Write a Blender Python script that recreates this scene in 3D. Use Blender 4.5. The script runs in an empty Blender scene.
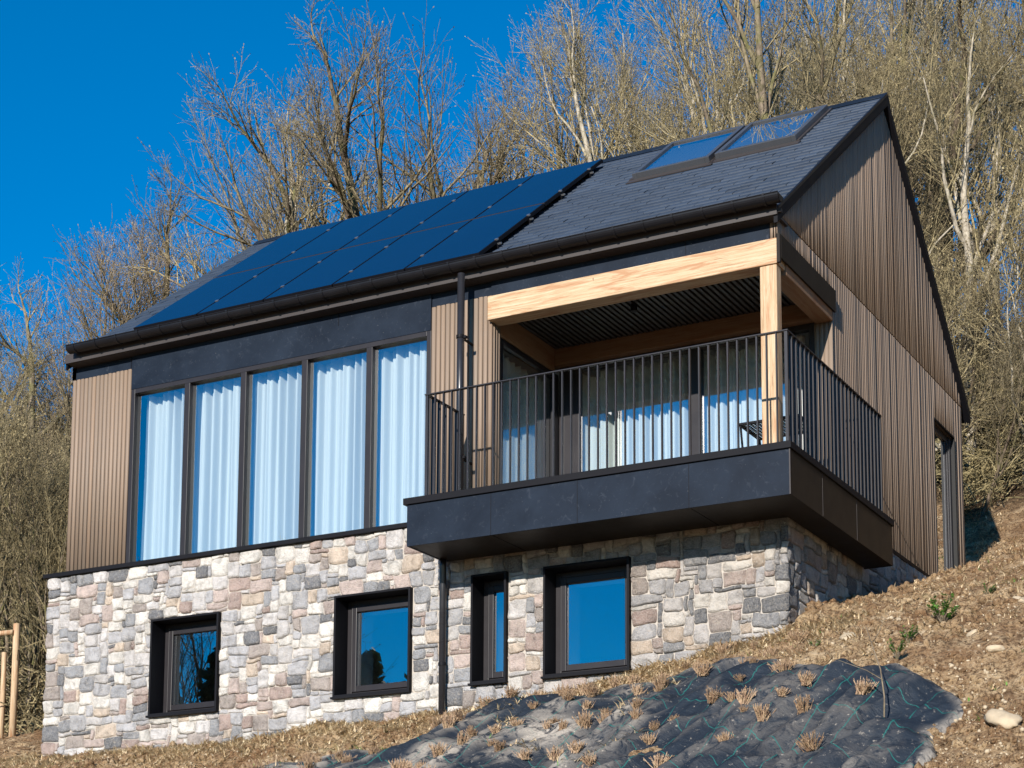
import bpy, math, random
import numpy as np
from mathutils import Vector, Matrix
random.seed(7)
RS = np.random.RandomState(11)
PI = math.pi
scene = bpy.context.scene
COL = scene.collection

# ---------------------------------------------------------------- noise and terrain
def _h(ix, iy, iz, s):
    n = (ix * 374761393 + iy * 668265263 + iz * 2147483647 + s * 974711) & 0xffffffff
    n = ((n ^ (n >> 13)) * 1274126177) & 0xffffffff
    n = (n ^ (n >> 16)) & 0xffffffff
    return n / 4294967295.0
def vnoise(x, y, z=0.0, s=0):
    x = np.asarray(x, float); y = np.asarray(y, float); z = np.asarray(z, float) + np.zeros_like(x)
    x0 = np.floor(x); y0 = np.floor(y); z0 = np.floor(z)
    fx, fy, fz = x - x0, y - y0, z - z0
    fx = fx * fx * (3 - 2 * fx); fy = fy * fy * (3 - 2 * fy); fz = fz * fz * (3 - 2 * fz)
    ix, iy, iz = x0.astype(np.int64), y0.astype(np.int64), z0.astype(np.int64)
    r = 0
    for a in (0, 1):
        for b in (0, 1):
            for c in (0, 1):
                w = (fx if a else 1 - fx) * (fy if b else 1 - fy) * (fz if c else 1 - fz)
                r = r + w * _h(ix + a, iy + b, iz + c, s)
    return r * 2 - 1
def fbm(x, y, z=0.0, s=0, o=4, g=.5):
    r = 0; a = 1.0; f = 1.0
    for k in range(o):
        r = r + a * vnoise(np.asarray(x) * f, np.asarray(y) * f, np.asarray(z) * f, s + k)
        a *= g; f *= 2.07
    return r
def sstep(a, b, x):
    t = np.clip((np.asarray(x, float) - a) / (b - a), 0, 1)
    return t * t * (3 - 2 * t)
FX = [-60, -12, -8.69, -6.5, -5.5, -4.9, -3.6, -2.4, -1.7, -1.2, -.6, 0, 3, 8, 60]
FZ = [-3.0, -2.05, -2.01, -2.0, -1.97, -1.93, -1.92, -1.84, -1.7, -1.63, -1.53, -1.44, -1.05, -.7, 0]
SY = [0, .62, 1.98, 3.26, 4.73, 6.08, 9, 12]
SZ = [0, .23, .644, .97, 1.43, 1.74, 3.1, 4.9]
def ground_base(X, Y):
    X = np.asarray(X, float); Y = np.asarray(Y, float)
    zf = np.interp(X, FX, FZ)
    up = np.interp(Y, SY, SZ)
    crest = 19 + 17 * sstep(-26, -9, X)                 # the hill is higher to the right
    yy = np.clip(Y, 12, None)
    soft = 12 + (crest - 12) * (1 - np.exp(-(yy - 12) / (crest - 12) * 1.25))
    up = up + np.where(Y > 12, (soft - 12) * .62, 0)
    dn = .46 * np.clip(Y, -3.6, 0) + .19 * np.clip(Y, -16, -3.6) - .19 * -3.6
    dn = np.where(Y < -3.6, .46 * -3.6 + .19 * (np.clip(Y, -16, -3.6) + 3.6), .46 * np.clip(Y, None, 0))
    k = sstep(0, -6, Y)
    zf2 = zf * (1 - k) + (-1.95) * k
    z = zf2 + np.where(Y > 0, up, dn)
    return z
def ground_z(X, Y):
    z = ground_base(X, Y)
    d = sstep(.05, .9, np.abs(np.asarray(Y, float)) + np.where((np.asarray(X) > -8.7) & (np.asarray(X) < 0), 0, .4))
    z = z + (.05 + .06 * d) * fbm(np.asarray(X) * .8, np.asarray(Y) * .8, 0, 3, 2) * (.3 + .7 * d)
    z = z + .028 * fbm(np.asarray(X) * 3.1, np.asarray(Y) * 3.1, 0, 9, 3)
    return z

# ---------------------------------------------------------------- mesh helpers
class MB:
    def __init__(s): s.v = []; s.f = []; s.n = 0
    def add(s, v, f):
        s.v.extend(v); s.f.extend([tuple(i + s.n for i in q) for q in f]); s.n += len(v)
    def box(s, x0, x1, y0, y1, z0, z1):
        v = [(x0,y0,z0),(x1,y0,z0),(x1,y1,z0),(x0,y1,z0),(x0,y0,z1),(x1,y0,z1),(x1,y1,z1),(x0,y1,z1)]
        s.add(v, [(0,3,2,1),(4,5,6,7),(0,1,5,4),(1,2,6,5),(2,3,7,6),(3,0,4,7)])
    def prism(s, pts, axis, a, b):
        """pts: closed 2-D outline in the two other axes, extruded along axis from a to b"""
        def mk(p, t):
            return {'x': (t, p[0], p[1]), 'y': (p[0], t, p[1]), 'z': (p[0], p[1], t)}[axis]
        n = len(pts)
        v = [mk(p, a) for p in pts] + [mk(p, b) for p in pts]
        f = [tuple(range(n)), tuple(range(2*n-1, n-1, -1))]
        for i in range(n):
            j = (i + 1) % n
            f.append((i, i + n, j + n, j))
        s.add(v, f)
    def tube(s, pts, rad, sides=8, cap=True):
        pts = [Vector(p) for p in pts]
        if not hasattr(rad, '__len__'): rad = [rad] * len(pts)
        v = []; f = []
        up = Vector((0, 0, 1)) if abs((pts[-1] - pts[0]).normalized().z) < .75 else Vector((1, .13, 0))
        for i, p in enumerate(pts):
            d = (pts[min(i+1, len(pts)-1)] - pts[max(i-1, 0)]).normalized()
            a = d.cross(up)
            if a.length < 1e-3: a = d.cross(Vector((1, 0, 0)))
            a.normalize(); b = d.cross(a)
            for k in range(sides):
                t = 2 * PI * k / sides
                v.append(tuple(p + (a * math.cos(t) + b * math.sin(t)) * rad[i]))
        for i in range(len(pts) - 1):
            for k in range(sides):
                k2 = (k + 1) % sides
                f.append((i*sides+k, i*sides+k2, (i+1)*sides+k2, (i+1)*sides+k))
        if cap:
            f.append(tuple(range(sides))[::-1]); f.append(tuple((len(pts)-1)*sides + k for k in range(sides)))
        s.add(v, f)
    def mesh(s, name, mat, smooth=False, recalc=True):
        me = bpy.data.meshes.new(name)
        me.from_pydata(s.v, [], s.f); me.update()
        if recalc:
            import bmesh
            bm = bmesh.new(); bm.from_mesh(me); bmesh.ops.recalc_face_normals(bm, faces=bm.faces); bm.to_mesh(me); bm.free()
        if mat: me.materials.append(mat)
        if smooth:
            me.polygons.foreach_set('use_smooth', [True] * len(me.polygons))
        return me
    def build(s, name, mat, parent=None, smooth=False, bevel=0.0, recalc=True):
        me = s.mesh(name, mat, smooth, recalc)
        o = link(name, me, parent)
        if bevel:
            m = o.modifiers.new('bevel', 'BEVEL'); m.width = bevel; m.segments = 2; m.limit_method = 'ANGLE'
        return o
def link(name, me, parent=None):
    o = bpy.data.objects.new(name, me); COL.objects.link(o)
    if parent is not None:
        o.parent = parent
        if parent.get('base_off'):      # children of a root are modelled in world coordinates
            o.location = -parent.location
    return o
def npmesh(name, V, F, mat, smooth=False, tint=None):
    """V (n,3), F (m,k) arrays"""
    V = np.asarray(V, np.float32); F = np.asarray(F, np.int32)
    me = bpy.data.meshes.new(name)
    m, k = F.shape
    me.vertices.add(len(V)); me.vertices.foreach_set('co', V.ravel())
    me.loops.add(m * k); me.loops.foreach_set('vertex_index', F.ravel())
    me.polygons.add(m); me.polygons.foreach_set('loop_start', np.arange(m, dtype=np.int32) * k)
    try: me.polygons.foreach_set('loop_total', np.full(m, k, np.int32))
    except Exception: pass
    if smooth: me.polygons.foreach_set('use_smooth', np.ones(m, bool))
    me.update(calc_edges=True)
    if tint is not None:
        ca = me.color_attributes.new('tint', 'FLOAT_COLOR', 'POINT')
        c = np.ones((len(V), 4), np.float32); c[:, :tint.shape[1]] = tint
        ca.data.foreach_set('color', c.ravel())
    if mat: me.materials.append(mat)
    return me
def tag(o, label=None, cat=None, group=None, kind=None):
    if label: o['label'] = label
    if cat: o['category'] = cat
    if group: o['group'] = group
    if kind: o['kind'] = kind
    return o
def root(name, loc, label, cat, group=None, world_children=False):
    o = bpy.data.objects.new(name, None); COL.objects.link(o); o.location = loc
    o.empty_display_size = .2
    if world_children: o['base_off'] = 1
    return tag(o, label, cat, group)

# ---------------------------------------------------------------- materials
class N:
    def __init__(s, name):
        s.m = bpy.data.materials.new(name); s.m.use_nodes = True
        s.t = s.m.node_tree; s.t.nodes.clear()
        s.out = s.t.nodes.new('ShaderNodeOutputMaterial')
    def n(s, typ, inp=None, **kw):
        nd = s.t.nodes.new('ShaderNode' + typ)
        for k, v in kw.items(): setattr(nd, k, v)
        if inp:
            for k, v in inp.items():
                sock = nd.inputs[k]
                if isinstance(v, bpy.types.NodeSocket): s.t.links.new(v, sock)
                else: sock.default_value = v
        return nd
    def coord(s, scale=(1, 1, 1), rot=(0, 0, 0), kind='Object'):
        tc = s.n('TexCoord')
        return s.n('Mapping', {'Vector': tc.outputs[kind], 'Scale': scale, 'Rotation': rot}).outputs[0]
    def noise(s, vec, scale, detail=4, rough=.6, dist=0.0):
        return s.n('TexNoise', {'Vector': vec, 'Scale': scale, 'Detail': detail, 'Roughness': rough, 'Distortion': dist}).outputs['Fac']
    def ramp(s, fac, stops, interp='LINEAR'):
        r = s.n('ValToRGB', {'Fac': fac}); cr = r.color_ramp; cr.interpolation = interp
        while len(cr.elements) < len(stops): cr.elements.new(.5)
        for e, (p, c) in zip(cr.elements, stops):
            e.position = p; e.color = (c[0], c[1], c[2], 1) if hasattr(c, '__len__') else (c, c, c, 1)
        return r.outputs['Color']
    def mix(s, fac, a, b, mode='MIX'):
        nd = s.n('Mix', data_type='RGBA', blend_type=mode)
        for i, v in ((0, fac), (6, a), (7, b)):
            if isinstance(v, bpy.types.NodeSocket): s.t.links.new(v, nd.inputs[i])
            else: nd.inputs[i].default_value = v if i == 0 else ((v[0], v[1], v[2], 1) if hasattr(v, '__len__') else (v, v, v, 1))
        return nd.outputs[2]
    def math(s, op, a, b=0.0):
        nd = s.n('Math', operation=op)
        for i, v in ((0, a), (1, b)):
            if isinstance(v, bpy.types.NodeSocket): s.t.links.new(v, nd.inputs[i])
            else: nd.inputs[i].default_value = v
        return nd.outputs[0]
    def bump(s, h, strength=.5, dist=.01):
        return s.n('Bump', {'Height': h, 'Strength': strength, 'Distance': dist}).outputs[0]
    def bsdf(s, color, rough=.6, metallic=0.0, normal=None, spec=.5, coat=0.0, sheen=0.0):
        b = s.n('BsdfPrincipled', {'Roughness': rough, 'Metallic': metallic, 'Specular IOR Level': spec})
        if isinstance(color, bpy.types.NodeSocket): s.t.links.new(color, b.inputs['Base Color'])
        else: b.inputs['Base Color'].default_value = (*color, 1)
        if normal is not None: s.t.links.new(normal, b.inputs['Normal'])
        if coat: b.inputs['Coat Weight'].default_value = coat
        s.t.links.new(b.outputs[0], s.out.inputs[0])
        return s.m

def m_plain(name, c, rough=.5, var=.15, scale=6, metallic=0, spec=.5, bump=0.0, coat=0.0):
    k = N(name); v = k.coord()
    n = k.noise(v, scale, 5, .65)
    col = k.mix(n, [x * (1 - var) for x in c], [x * (1 + var) for x in c])
    nm = k.bump(k.noise(v, scale * 9, 3), bump, .004) if bump else None
    rr = k.math('ADD', k.math('MULTIPLY', n, .25), rough - .125)
    k.bsdf(col, rr, metallic, nm, spec, coat); return k.m

def m_stone():
    k = N('fieldstone'); v = k.coord()
    at = k.n('Attribute', attribute_name='tint').outputs['Color']
    n1 = k.noise(v, 9, 6, .7, .6); n2 = k.noise(v, 60, 5, .7); n3 = k.noise(v, 26, 4, .7, 1.0)
    mott = k.ramp(n1, [(.30, .46), (.5, .95), (.70, 1.25)])
    c = k.mix(1.0, at, mott, 'MULTIPLY')
    c = k.mix(k.ramp(n3, [(.55, 0.0), (.75, .55)]), c, (.50, .42, .33))
    c = k.mix(k.ramp(n2, [(.40, 0.0), (.7, .28)]), c, (.62, .58, .52))
    c = k.mix(k.ramp(k.noise(v, 130, 3, .8), [(.3, .35), (.46, 0.0)]), c, (.10, .09, .085))
    h = k.math('ADD', k.math('MULTIPLY', k.noise(v, 30, 6, .75), 1.0), k.math('MULTIPLY', n2, .5))
    k.bsdf(c, .9, 0, k.bump(h, 1.0, .022), .25); return k.m
def m_mortar():
    k = N('lime_mortar'); v = k.coord()
    n = k.noise(v, 40, 6, .7); n2 = k.noise(v, 3, 4)
    c = k.mix(n, (.26, .23, .20), (.50, .46, .41)); c = k.mix(k.math('MULTIPLY', n2, .4), c, (.36, .31, .26))
    k.bsdf(c, .95, 0, k.bump(n, .8, .01), .2); return k.m
def m_clad(name, c):
    k = N(name); v = k.coord((1, 1, .06))
    tc = k.n('TexCoord')
    at = k.n('Attribute', attribute_name='tint').outputs['Color']
    n = k.noise(v, 60, 5, .7); n2 = k.noise(k.coord((1, 1, .35)), 5, 4)
    col = k.mix(n, [x * .80 for x in c], [x * 1.15 for x in c])
    col = k.mix(k.math('MULTIPLY', n2, .35), col, [x * .72 for x in c])
    col = k.mix(1.0, col, at, 'MULTIPLY')
    k.bsdf(col, .62, 0, k.bump(n, .25, .003), .35); return k.m
def m_navy():
    k = N('dark_board'); v = k.coord()
    n1 = k.noise(v, 2.2, 5, .6, .4); n2 = k.noise(v, 14, 5, .7, .8); n3 = k.noise(v, 90, 2, .5)
    c = k.mix(k.ramp(n1, [(.35, 0.0), (.7, 1.0)]), (.005, .009, .017), (.011, .018, .031))
    c = k.mix(k.ramp(n2, [(.58, 0.0), (.8, .5)]), c, (.06, .07, .09))
    c = k.mix(k.ramp(n3, [(.73, 0.0), (.78, .6)]), c, (.2, .2, .2))
    k.bsdf(c, k.math('ADD', k.math('MULTIPLY', n1, .25), .45), 0, k.bump(n1, .10, .01), .12); return k.m
def m_slate():
    k = N('roof_slate'); v = k.coord()
    at = k.n('Attribute', attribute_name='tint').outputs['Color']
    n = k.noise(v, 22, 5, .7); n2 = k.noise(v, 2.5, 4)
    c = k.mix(1.0, k.mix(n, (.014, .022, .038), (.027, .040, .062)), at, 'MULTIPLY')
    c = k.mix(k.math('MULTIPLY', n2, .35), c, (.05, .064, .09))
    k.bsdf(c, k.math('ADD', k.math('MULTIPLY', n, .25), .34), 0, k.bump(n, .35, .004), .32); return k.m
def m_oak(name='oak_beam', ax=0, dark=0.0):
    k = N(name); sc = [42, 42, 42]; sc[ax] = 1.3
    v = k.coord(tuple(sc)); v2 = k.coord()
    n = k.noise(v, 1.9, 6, .75, .8); n2 = k.noise(k.coord(tuple(1.0 if i == ax else 7.0 for i in range(3))), 1.6, 4, .6, .5)
    c = k.ramp(n, [(.32, (.19, .10, .05)), (.45, (.40, .27, .155)), (.72, (.56, .44, .31))])
    c = k.mix(k.ramp(n2, [(.52, 0.0), (.62, .85)]), c, (.33, .17, .085))
    c = k.mix(k.ramp(k.noise(v2, 14, 3, .6), [(.70, 0.0), (.76, .85)]), c, (.10, .055, .03))
    if dark: c = k.mix(dark, c, (.13, .06, .03))  # weaker light on the inner beams, put into the wood colour
    k.bsdf(c, .7, 0, k.bump(n, .35, .004), .3); return k.m
def m_glass(name='window_glass', base=.26, tint=(.95, .985, .985)):
    k = N(name)
    fr = k.n('Fresnel', {'IOR': 1.55}).outputs[0]
    front = k.math('SUBTRACT', 1.0, k.n('NewGeometry').outputs['Backfacing'])      # one coated face reflects
    fac = k.math('MULTIPLY', front, k.math('MINIMUM', k.math('ADD', k.math('MULTIPLY', fr, 1.5), base), .95))
    v = k.coord((1, 1, 1)); nm = k.bump(k.noise(v, 1.1, 1, .4), .012, .05)
    tr = k.n('BsdfTransparent', {'Color': (*tint, 1)})
    gl = k.n('BsdfGlossy', {'Color': (.95, .97, 1, 1), 'Roughness': 0.0, 'Normal': nm})
    mx = k.n('MixShader', {0: fac, 1: tr.outputs[0], 2: gl.outputs[0]})
    k.t.links.new(mx.outputs[0], k.out.inputs[0]); return k.m
def m_curtain():
    k = N('curtain_linen'); v = k.coord((1, 1, .2))
    n = k.noise(v, 20, 4); c = k.mix(n, (.86, .88, .85), (.93, .94, .91))
    d = k.n('BsdfDiffuse', {'Color': c}); t = k.n('BsdfTranslucent', {'Color': (.75, .78, .78, 1)})
    mx = k.n('MixShader', {0: .25, 1: d.outputs[0], 2: t.outputs[0]})
    k.t.links.new(mx.outputs[0], k.out.inputs[0]); return k.m
def m_solar():
    k = N('solar_cells'); v = k.coord()
    n = k.noise(v, .8, 3)
    c = k.mix(n, (.003, .008, .024), (.004, .012, .036))
    k.bsdf(c, .08, 0, None, .34); return k.m
def m_ground():
    k = N('dry_soil'); v = k.coord()
    n1 = k.noise(v, 1.0, 6, .7, .8); n2 = k.noise(v, 5, 6, .75, .6); n3 = k.noise(v, 34, 6, .8); n4 = k.noise(v, 1.7, 4, .6, 1.0)
    c = k.ramp(n2, [(.28, (.11, .058, .028)), (.42, (.34, .215, .115)), (.55, (.56, .39, .22)), (.75, (.76, .61, .42))])
    c = k.mix(k.ramp(n1, [(.44, 0.0), (.60, .75)]), c, (.24, .125, .058))
    c = k.mix(k.ramp(n3, [(.43, .85), (.49, 0.0)]), c, (.085, .048, .026))  # dark gaps: fine shade between crumbs put into the soil colour
    c = k.mix(k.ramp(n3, [(.58, 0.0), (.7, .6)]), c, (.80, .69, .52))
    c = k.mix(k.ramp(n4, [(.62, 0.0), (.76, .5)]), c, (.16, .17, .055))
    # leaf litter under the wood further up and back
    geo = k.n('NewGeometry').outputs['Position']
    y = k.n('SeparateXYZ', {0: geo}).outputs[1]
    far = k.ramp(k.math('MULTIPLY', k.math('ADD', y, k.math('MULTIPLY', n1, 5.0)), .05), [(.56, 0.0), (.68, 1.0)])
    lit = k.ramp(n3, [(.35, (.03, .02, .012)), (.55, (.09, .055, .03)), (.75, (.18, .115, .06))])
    c = k.mix(far, c, lit)
    h = k.math('ADD', n3, k.math('MULTIPLY', n2, 1.5))
    k.bsdf(c, .95, 0, k.bump(h, 1.0, .045), .15); return k.m
def m_textile():
    k = N('weed_membrane'); v = k.coord()
    at = k.n('Attribute', attribute_name='tint').outputs['Color']
    st = k.coord((1.2, 3.2, 1.2), (0, 0, math.radians(-28)))
    n1 = k.noise(st, 2.2, 6, .7, .8); n2 = k.noise(v, 60, 4, .7); n3 = k.noise(v, 7, 6, .75, 1.0)
    c = k.mix(k.ramp(n1, [(.3, 0.0), (.7, 1.0)]), (.006, .010, .017), (.017, .024, .034))
    dust_light = k.math('MULTIPLY', at, k.ramp(n3, [(.40, .0), (.52, 1.0)]))
    dust_light = k.math('MINIMUM', k.math('ADD', dust_light, k.ramp(k.noise(v, 22, 5, .8), [(.60, 0.0), (.72, .5)])), .9)
    c = k.mix(dust_light, c, k.mix(n2, (.36, .30, .235), (.80, .71, .59)))  # the tan tone paints sunlit folds as well as dust
    # woven green guide lines, a square grid in the cloth
    gx = k.n('SeparateXYZ', {0: k.coord((1, 1, 1), (0, 0, math.radians(20)))})
    def line(s, sc):
        w = k.math('ABSOLUTE', k.math('SUBTRACT', k.math('FRACT', k.math('ADD', k.math('MULTIPLY', s, sc), k.math('MULTIPLY', n1, .12))), .5))
        return k.math('LESS_THAN', w, .5 * sc * .0055)
    g = k.math('MAXIMUM', line(gx.outputs[0], 3.0), line(gx.outputs[1], 3.0))
    g = k.math('MULTIPLY', g, k.math('SUBTRACT', 1.0, k.math('MINIMUM', k.math('MULTIPLY', dust_light, 1.4), 1.0)))
    c = k.mix(k.math('MULTIPLY', g, .8), c, (.008, .12, .105))
    k.bsdf(c, .60, 0, k.bump(k.math('ADD', n1, k.math('MULTIPLY', n3, .5)), .7, .03), .3); return k.m
def m_bark(name, a, b, moss=0.0):
    k = N(name); v = k.coord((1, 1, .35))
    n = k.noise(v, 16, 5, .7, .5); n2 = k.noise(k.coord(), 2.5, 4)
    rnd = k.n('ObjectInfo').outputs['Random']
    c = k.mix(k.ramp(n, [(.38, 0.0), (.6, 1.0)]), a, b)
    c = k.mix(k.ramp(rnd, [(0, 0.0), (1, .35)]), c, [x * 1.25 for x in b])
    c = k.mix(k.ramp(k.noise(k.coord(), 5, 4, .7), [(.5, 0.0), (.62, .6)]), c, [x * .45 for x in a])  # dark patches: branch shade put into the bark colour
    if moss: c = k.mix(k.ramp(n2, [(.48, 0.0), (.62, moss)]), c, (.17, .17, .05))
    k.bsdf(c, .9, 0, k.bump(n, .7, .02), .15); return k.m
def m_twig(name, a, b):
    k = N(name); n = k.noise(k.coord(), 6.5, 3, .7); n2 = k.noise(k.coord(), 30, 2, .6)
    rnd = k.n('ObjectInfo').outputs['Random']
    c = k.mix(k.ramp(n, [(.42, 0.0), (.56, 1.0)]), a, b)  # dark mottle: shaded twigs put into the colour
    c = k.mix(k.ramp(n2, [(.5, 0.0), (.62, .7)]), c, [x * 1.45 for x in b])
    c = k.mix(k.math('MULTIPLY', rnd, .35), c, (.13, .115, .075))
    k.bsdf(c, .85, 0, None, .2); return k.m
def m_leaf(name, a, b, scale=30):
    k = N(name); n = k.noise(k.coord(), scale, 3)
    c = k.mix(k.ramp(n, [(.35, 0.0), (.65, 1.0)]), a, b)
    d = k.n('BsdfPrincipled', {'Base Color': c, 'Roughness': .6}); t = k.n('BsdfTranslucent', {'Color': c})
    mx = k.n('MixShader', {0: .2, 1: d.outputs[0], 2: t.outputs[0]})
    k.t.links.new(mx.outputs[0], k.out.inputs[0]); return k.m

M = dict(
    stone=m_stone(), mortar=m_mortar(), navy=m_navy(), slate=m_slate(),
    clad=m_clad('timber_cladding', (.232, .170, .124)),
    clad_back=m_plain('cladding_batten_gap', (.045, .032, .026), .8, .2),
    black=m_plain('black_aluminium', (.006, .006, .008), .6, .2, 3, 0, .12),
    frame=m_plain('brown_grey_frame', (.018, .016, .018), .42, .12, 4, 0, .25),
    soffit=m_plain('brown_soffit_board', (.014, .010, .007), .5, .15, 3, 0, .15),
    eave=m_plain('grey_brown_eave_board', (.040, .034, .033), .5, .15, 3, 0, .3),
    gutter=m_plain('gutter_metal', (.008, .008, .010), .40, .25, 5, 0, .2), skyframe=m_plain('grey_window_metal', (.050, .053, .060), .34, .15, 5),
    pipe=m_plain('pipe_metal', (.018, .018, .021), .30, .2, 5, 0, .45),
    rail=m_plain('railing_metal', (.020, .019, .022), .42, .15, 8, 0, .3),
    steel=m_plain('bright_clamp', (.55, .55, .55), .3, .1, 8, .9),
    oakx=m_oak('oak_beam_along', 0), oaky=m_oak('oak_beam_deep', 1), oakz=m_oak('oak_post', 2), oakdx=m_oak('shaded_oak_along', 0, .75), oakdy=m_oak('shaded_oak_deep', 1, .7),
    glass=m_glass(), skyglass=m_glass('skylight_glass', .32), curtain=m_curtain(), solar=m_solar(),
    plaster=m_plain('inner_plaster', (.42, .41, .39), .9, .05), floor=m_plain('inner_floor', (.12, .09, .07), .6, .2),
    ceil=m_plain('dark_slatted_ceiling', (.022, .017, .014), .6, .2),
    ground=m_ground(), textile=m_textile(),
    bark=m_bark('grey_brown_bark', (.060, .046, .032), (.22, .175, .125), .45),
    palebark=m_bark('pale_bark', (.22, .185, .14), (.42, .37, .29), .25),
    twig=m_twig('tan_twigs', (.045, .035, .018), (.31, .25, .135)), twig_dark=m_twig('dark_twigs', (.022, .017, .010), (.21, .165, .095)), darkbark=m_bark('dark_bark', (.020, .015, .011), (.14, .105, .072), .3),  # dark bark and twig pair paints shaded branches into the colour
    twig_red=m_twig('reddish_twigs', (.05, .037, .022), (.31, .235, .145)),
    twig_olive=m_twig('olive_twigs', (.045, .038, .018), (.29, .235, .12)),
    stake=m_oak('round_stake_wood', 2), tuft=m_leaf('dried_heather', (.24, .14, .085), (.46, .32, .19)),
    straw=m_leaf('dry_straw', (.48, .33, .17), (.80, .65, .42), 9),
    green=m_leaf('weed_green', (.06, .19, .02), (.17, .36, .06)),
    conifer=m_leaf('conifer_green', (.012, .028, .010), (.03, .06, .02), 3),
    rock=m_plain('pale_rock', (.40, .32, .22), .9, .4, 9, 0, .2, .6),
)

# ---------------------------------------------------------------- the setting: ground
def axis(lo, hi, step, far, grow=1.22):
    a = list(np.arange(lo, hi, step)); s = step; x = hi
    b = []
    while x < far: b.append(x); s *= grow; x += s
    b.append(far + s)
    s = step; x = lo; c = []
    while x > -far: s *= grow; x -= s; c.append(x)
    return np.array(c[::-1] + a + b)
gxs = axis(-11.5, 4.6, .04, 420); gys = axis(-5.2, 9.5, .04, 420)
GX, GY = np.meshgrid(gxs, gys)
GZ = ground_z(GX, GY)
near = sstep(7, 3, np.abs(GX + 3.4) - 4.5) * sstep(13, 9, np.abs(GY - 2))
clod = fbm(GX * 7, GY * 7, 0, 21, 4, .6); clod2 = np.abs(fbm(GX * 13, GY * 13, 0, 31, 3, .6))
GZ = GZ + near * (.030 * clod + .034 * np.clip(clod2 - .15, 0, 1))
# excavated under the house
inside = sstep(-8.62, -8.50, GX) * sstep(-.10, -.22, GX) * sstep(.12, .22, GY) * sstep(6.25, 6.1, GY)
GZ = np.where(inside > 0, GZ * (1 - inside) + np.minimum(GZ, -2.15) * inside, GZ)
GZ = np.where((np.abs(GX) > 70) | (GY < -40), np.maximum(GZ, -9), GZ)
nx_, ny_ = len(gxs), len(gys)
idx = np.arange(nx_ * ny_).reshape(ny_, nx_)
F = np.stack([idx[:-1, :-1], idx[:-1, 1:], idx[1:, 1:], idx[1:, :-1]], -1).reshape(-1, 4)
g = link('ground', npmesh('ground', np.stack([GX, GY, GZ], -1).reshape(-1, 3), F, M['ground'], True))
tag(g, kind='structure')
def gz(x, y):
    i = int(np.clip(np.searchsorted(gxs, x) - 1, 0, nx_ - 2)); j = int(np.clip(np.searchsorted(gys, y) - 1, 0, ny_ - 2))
    a = (x - gxs[i]) / (gxs[i+1] - gxs[i]); b = (y - gys[j]) / (gys[j+1] - gys[j])
    return float((GZ[j, i] * (1-a) + GZ[j, i+1] * a) * (1-b) + (GZ[j+1, i] * (1-a) + GZ[j+1, i+1] * a) * b)

# weed-control membrane pinned to the slope
POLY = [(-4.32,-1.18),(-4.1,-.92),(-3.6,-.80),(-3.1,-.72),(-2.6,-.62),(-2.05,-.52),(-1.48,-.40),(-.9,-.46),(-.47,-.50),(-.1,-.72),(.23,-.95),(.55,-1.35),(.84,-1.66),
        (1.14,-1.84),(1.45,-1.92),(1.66,-2.02),(1.96,-2.22),(2.27,-2.43),(2.42,-2.7),(2.33,-2.86),(2.20,-2.98),(2.28,-3.31),(2.2,-3.55),(2.4,-4.6),(1.6,-5.3),(-1.2,-5.3),(-4.6,-4.2),(-5.0,-2.4)]
def in_poly(X, Y, P):
    r = np.zeros(X.shape, bool); n = len(P)
    for i in range(n):
        x0, y0 = P[i]; x1, y1 = P[(i+1) % n]
        c = ((y0 > Y) != (y1 > Y)) & (X < (x1 - x0) * (Y - y0) / (y1 - y0 + 1e-12) + x0)
        r ^= c
    return r
def poly_dist(X, Y, P):
    d = np.full(X.shape, 1e9); n = len(P)
    for i in range(n):
        x0, y0 = P[i]; x1, y1 = P[(i+1) % n]
        t = np.clip(((X-x0)*(x1-x0) + (Y-y0)*(y1-y0)) / ((x1-x0)**2 + (y1-y0)**2), 0, 1)
        d = np.minimum(d, np.hypot(X - x0 - t*(x1-x0), Y - y0 - t*(y1-y0)))
    return d
txs = np.arange(-5.2, 2.9, .022); tys = np.arange(-5.4, -.2, .022)
TX, TY = np.meshgrid(txs, tys)
WX = TX + .06 * fbm(TX * 2, TY * 2, 0, 50, 3); WY = TY + .06 * fbm(TX * 2, TY * 2, 0, 55, 3)
ins = in_poly(WX, WY, POLY); pd = poly_dist(WX, WY, POLY)
base = ground_z(TX, TY)
ca, sa = math.cos(math.radians(47)), math.sin(math.radians(47))
U = TX * ca + TY * sa; V = -TX * sa + TY * ca
ridge = 1 - np.abs(fbm(U * .7 + .3 * V, V * 3.6, 0, 60, 2, .5)) * 2.1
ridge2 = 1 - np.abs(fbm(U * 1.5 + 5, V * 8.0, 0, 66, 2, .5)) * 2.0
fold = .085 * np.clip(ridge, -.2, 1) + .034 * np.clip(ridge2, -.3, 1) + .06 * fbm(TX * 1.6, TY * 1.6, 0, 70, 3)
amp = sstep(0, .35, pd) * (.75 + .5 * sstep(-1.5, 1.5, TX))
crs = 1 - np.abs(fbm(U * 4 + 3, V * 13, 0, 140, 3, .6)) * 2
TZ = base + .056 + (np.clip(fold, -.03, 1) + .020 * np.clip(crs, 0, 1)) * amp - .09 * sstep(.07, 0, pd)
keepv = ins
for _ in range(1): TZ[1:-1, 1:-1] = (TZ[1:-1, 1:-1] * 2 + TZ[:-2, 1:-1] + TZ[2:, 1:-1] + TZ[1:-1, :-2] + TZ[1:-1, 2:]) / 6
ti = np.arange(TX.size).reshape(TX.shape)
kf = keepv[:-1, :-1] & keepv[1:, :-1] & keepv[:-1, 1:] & keepv[1:, 1:]
TF = np.stack([ti[:-1, :-1], ti[:-1, 1:], ti[1:, 1:], ti[1:, :-1]], -1)[kf]
used = np.unique(TF); remap = -np.ones(TX.size, int); remap[used] = np.arange(len(used))
TV = np.stack([TX, TY, TZ], -1).reshape(-1, 3)[used]
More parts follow.
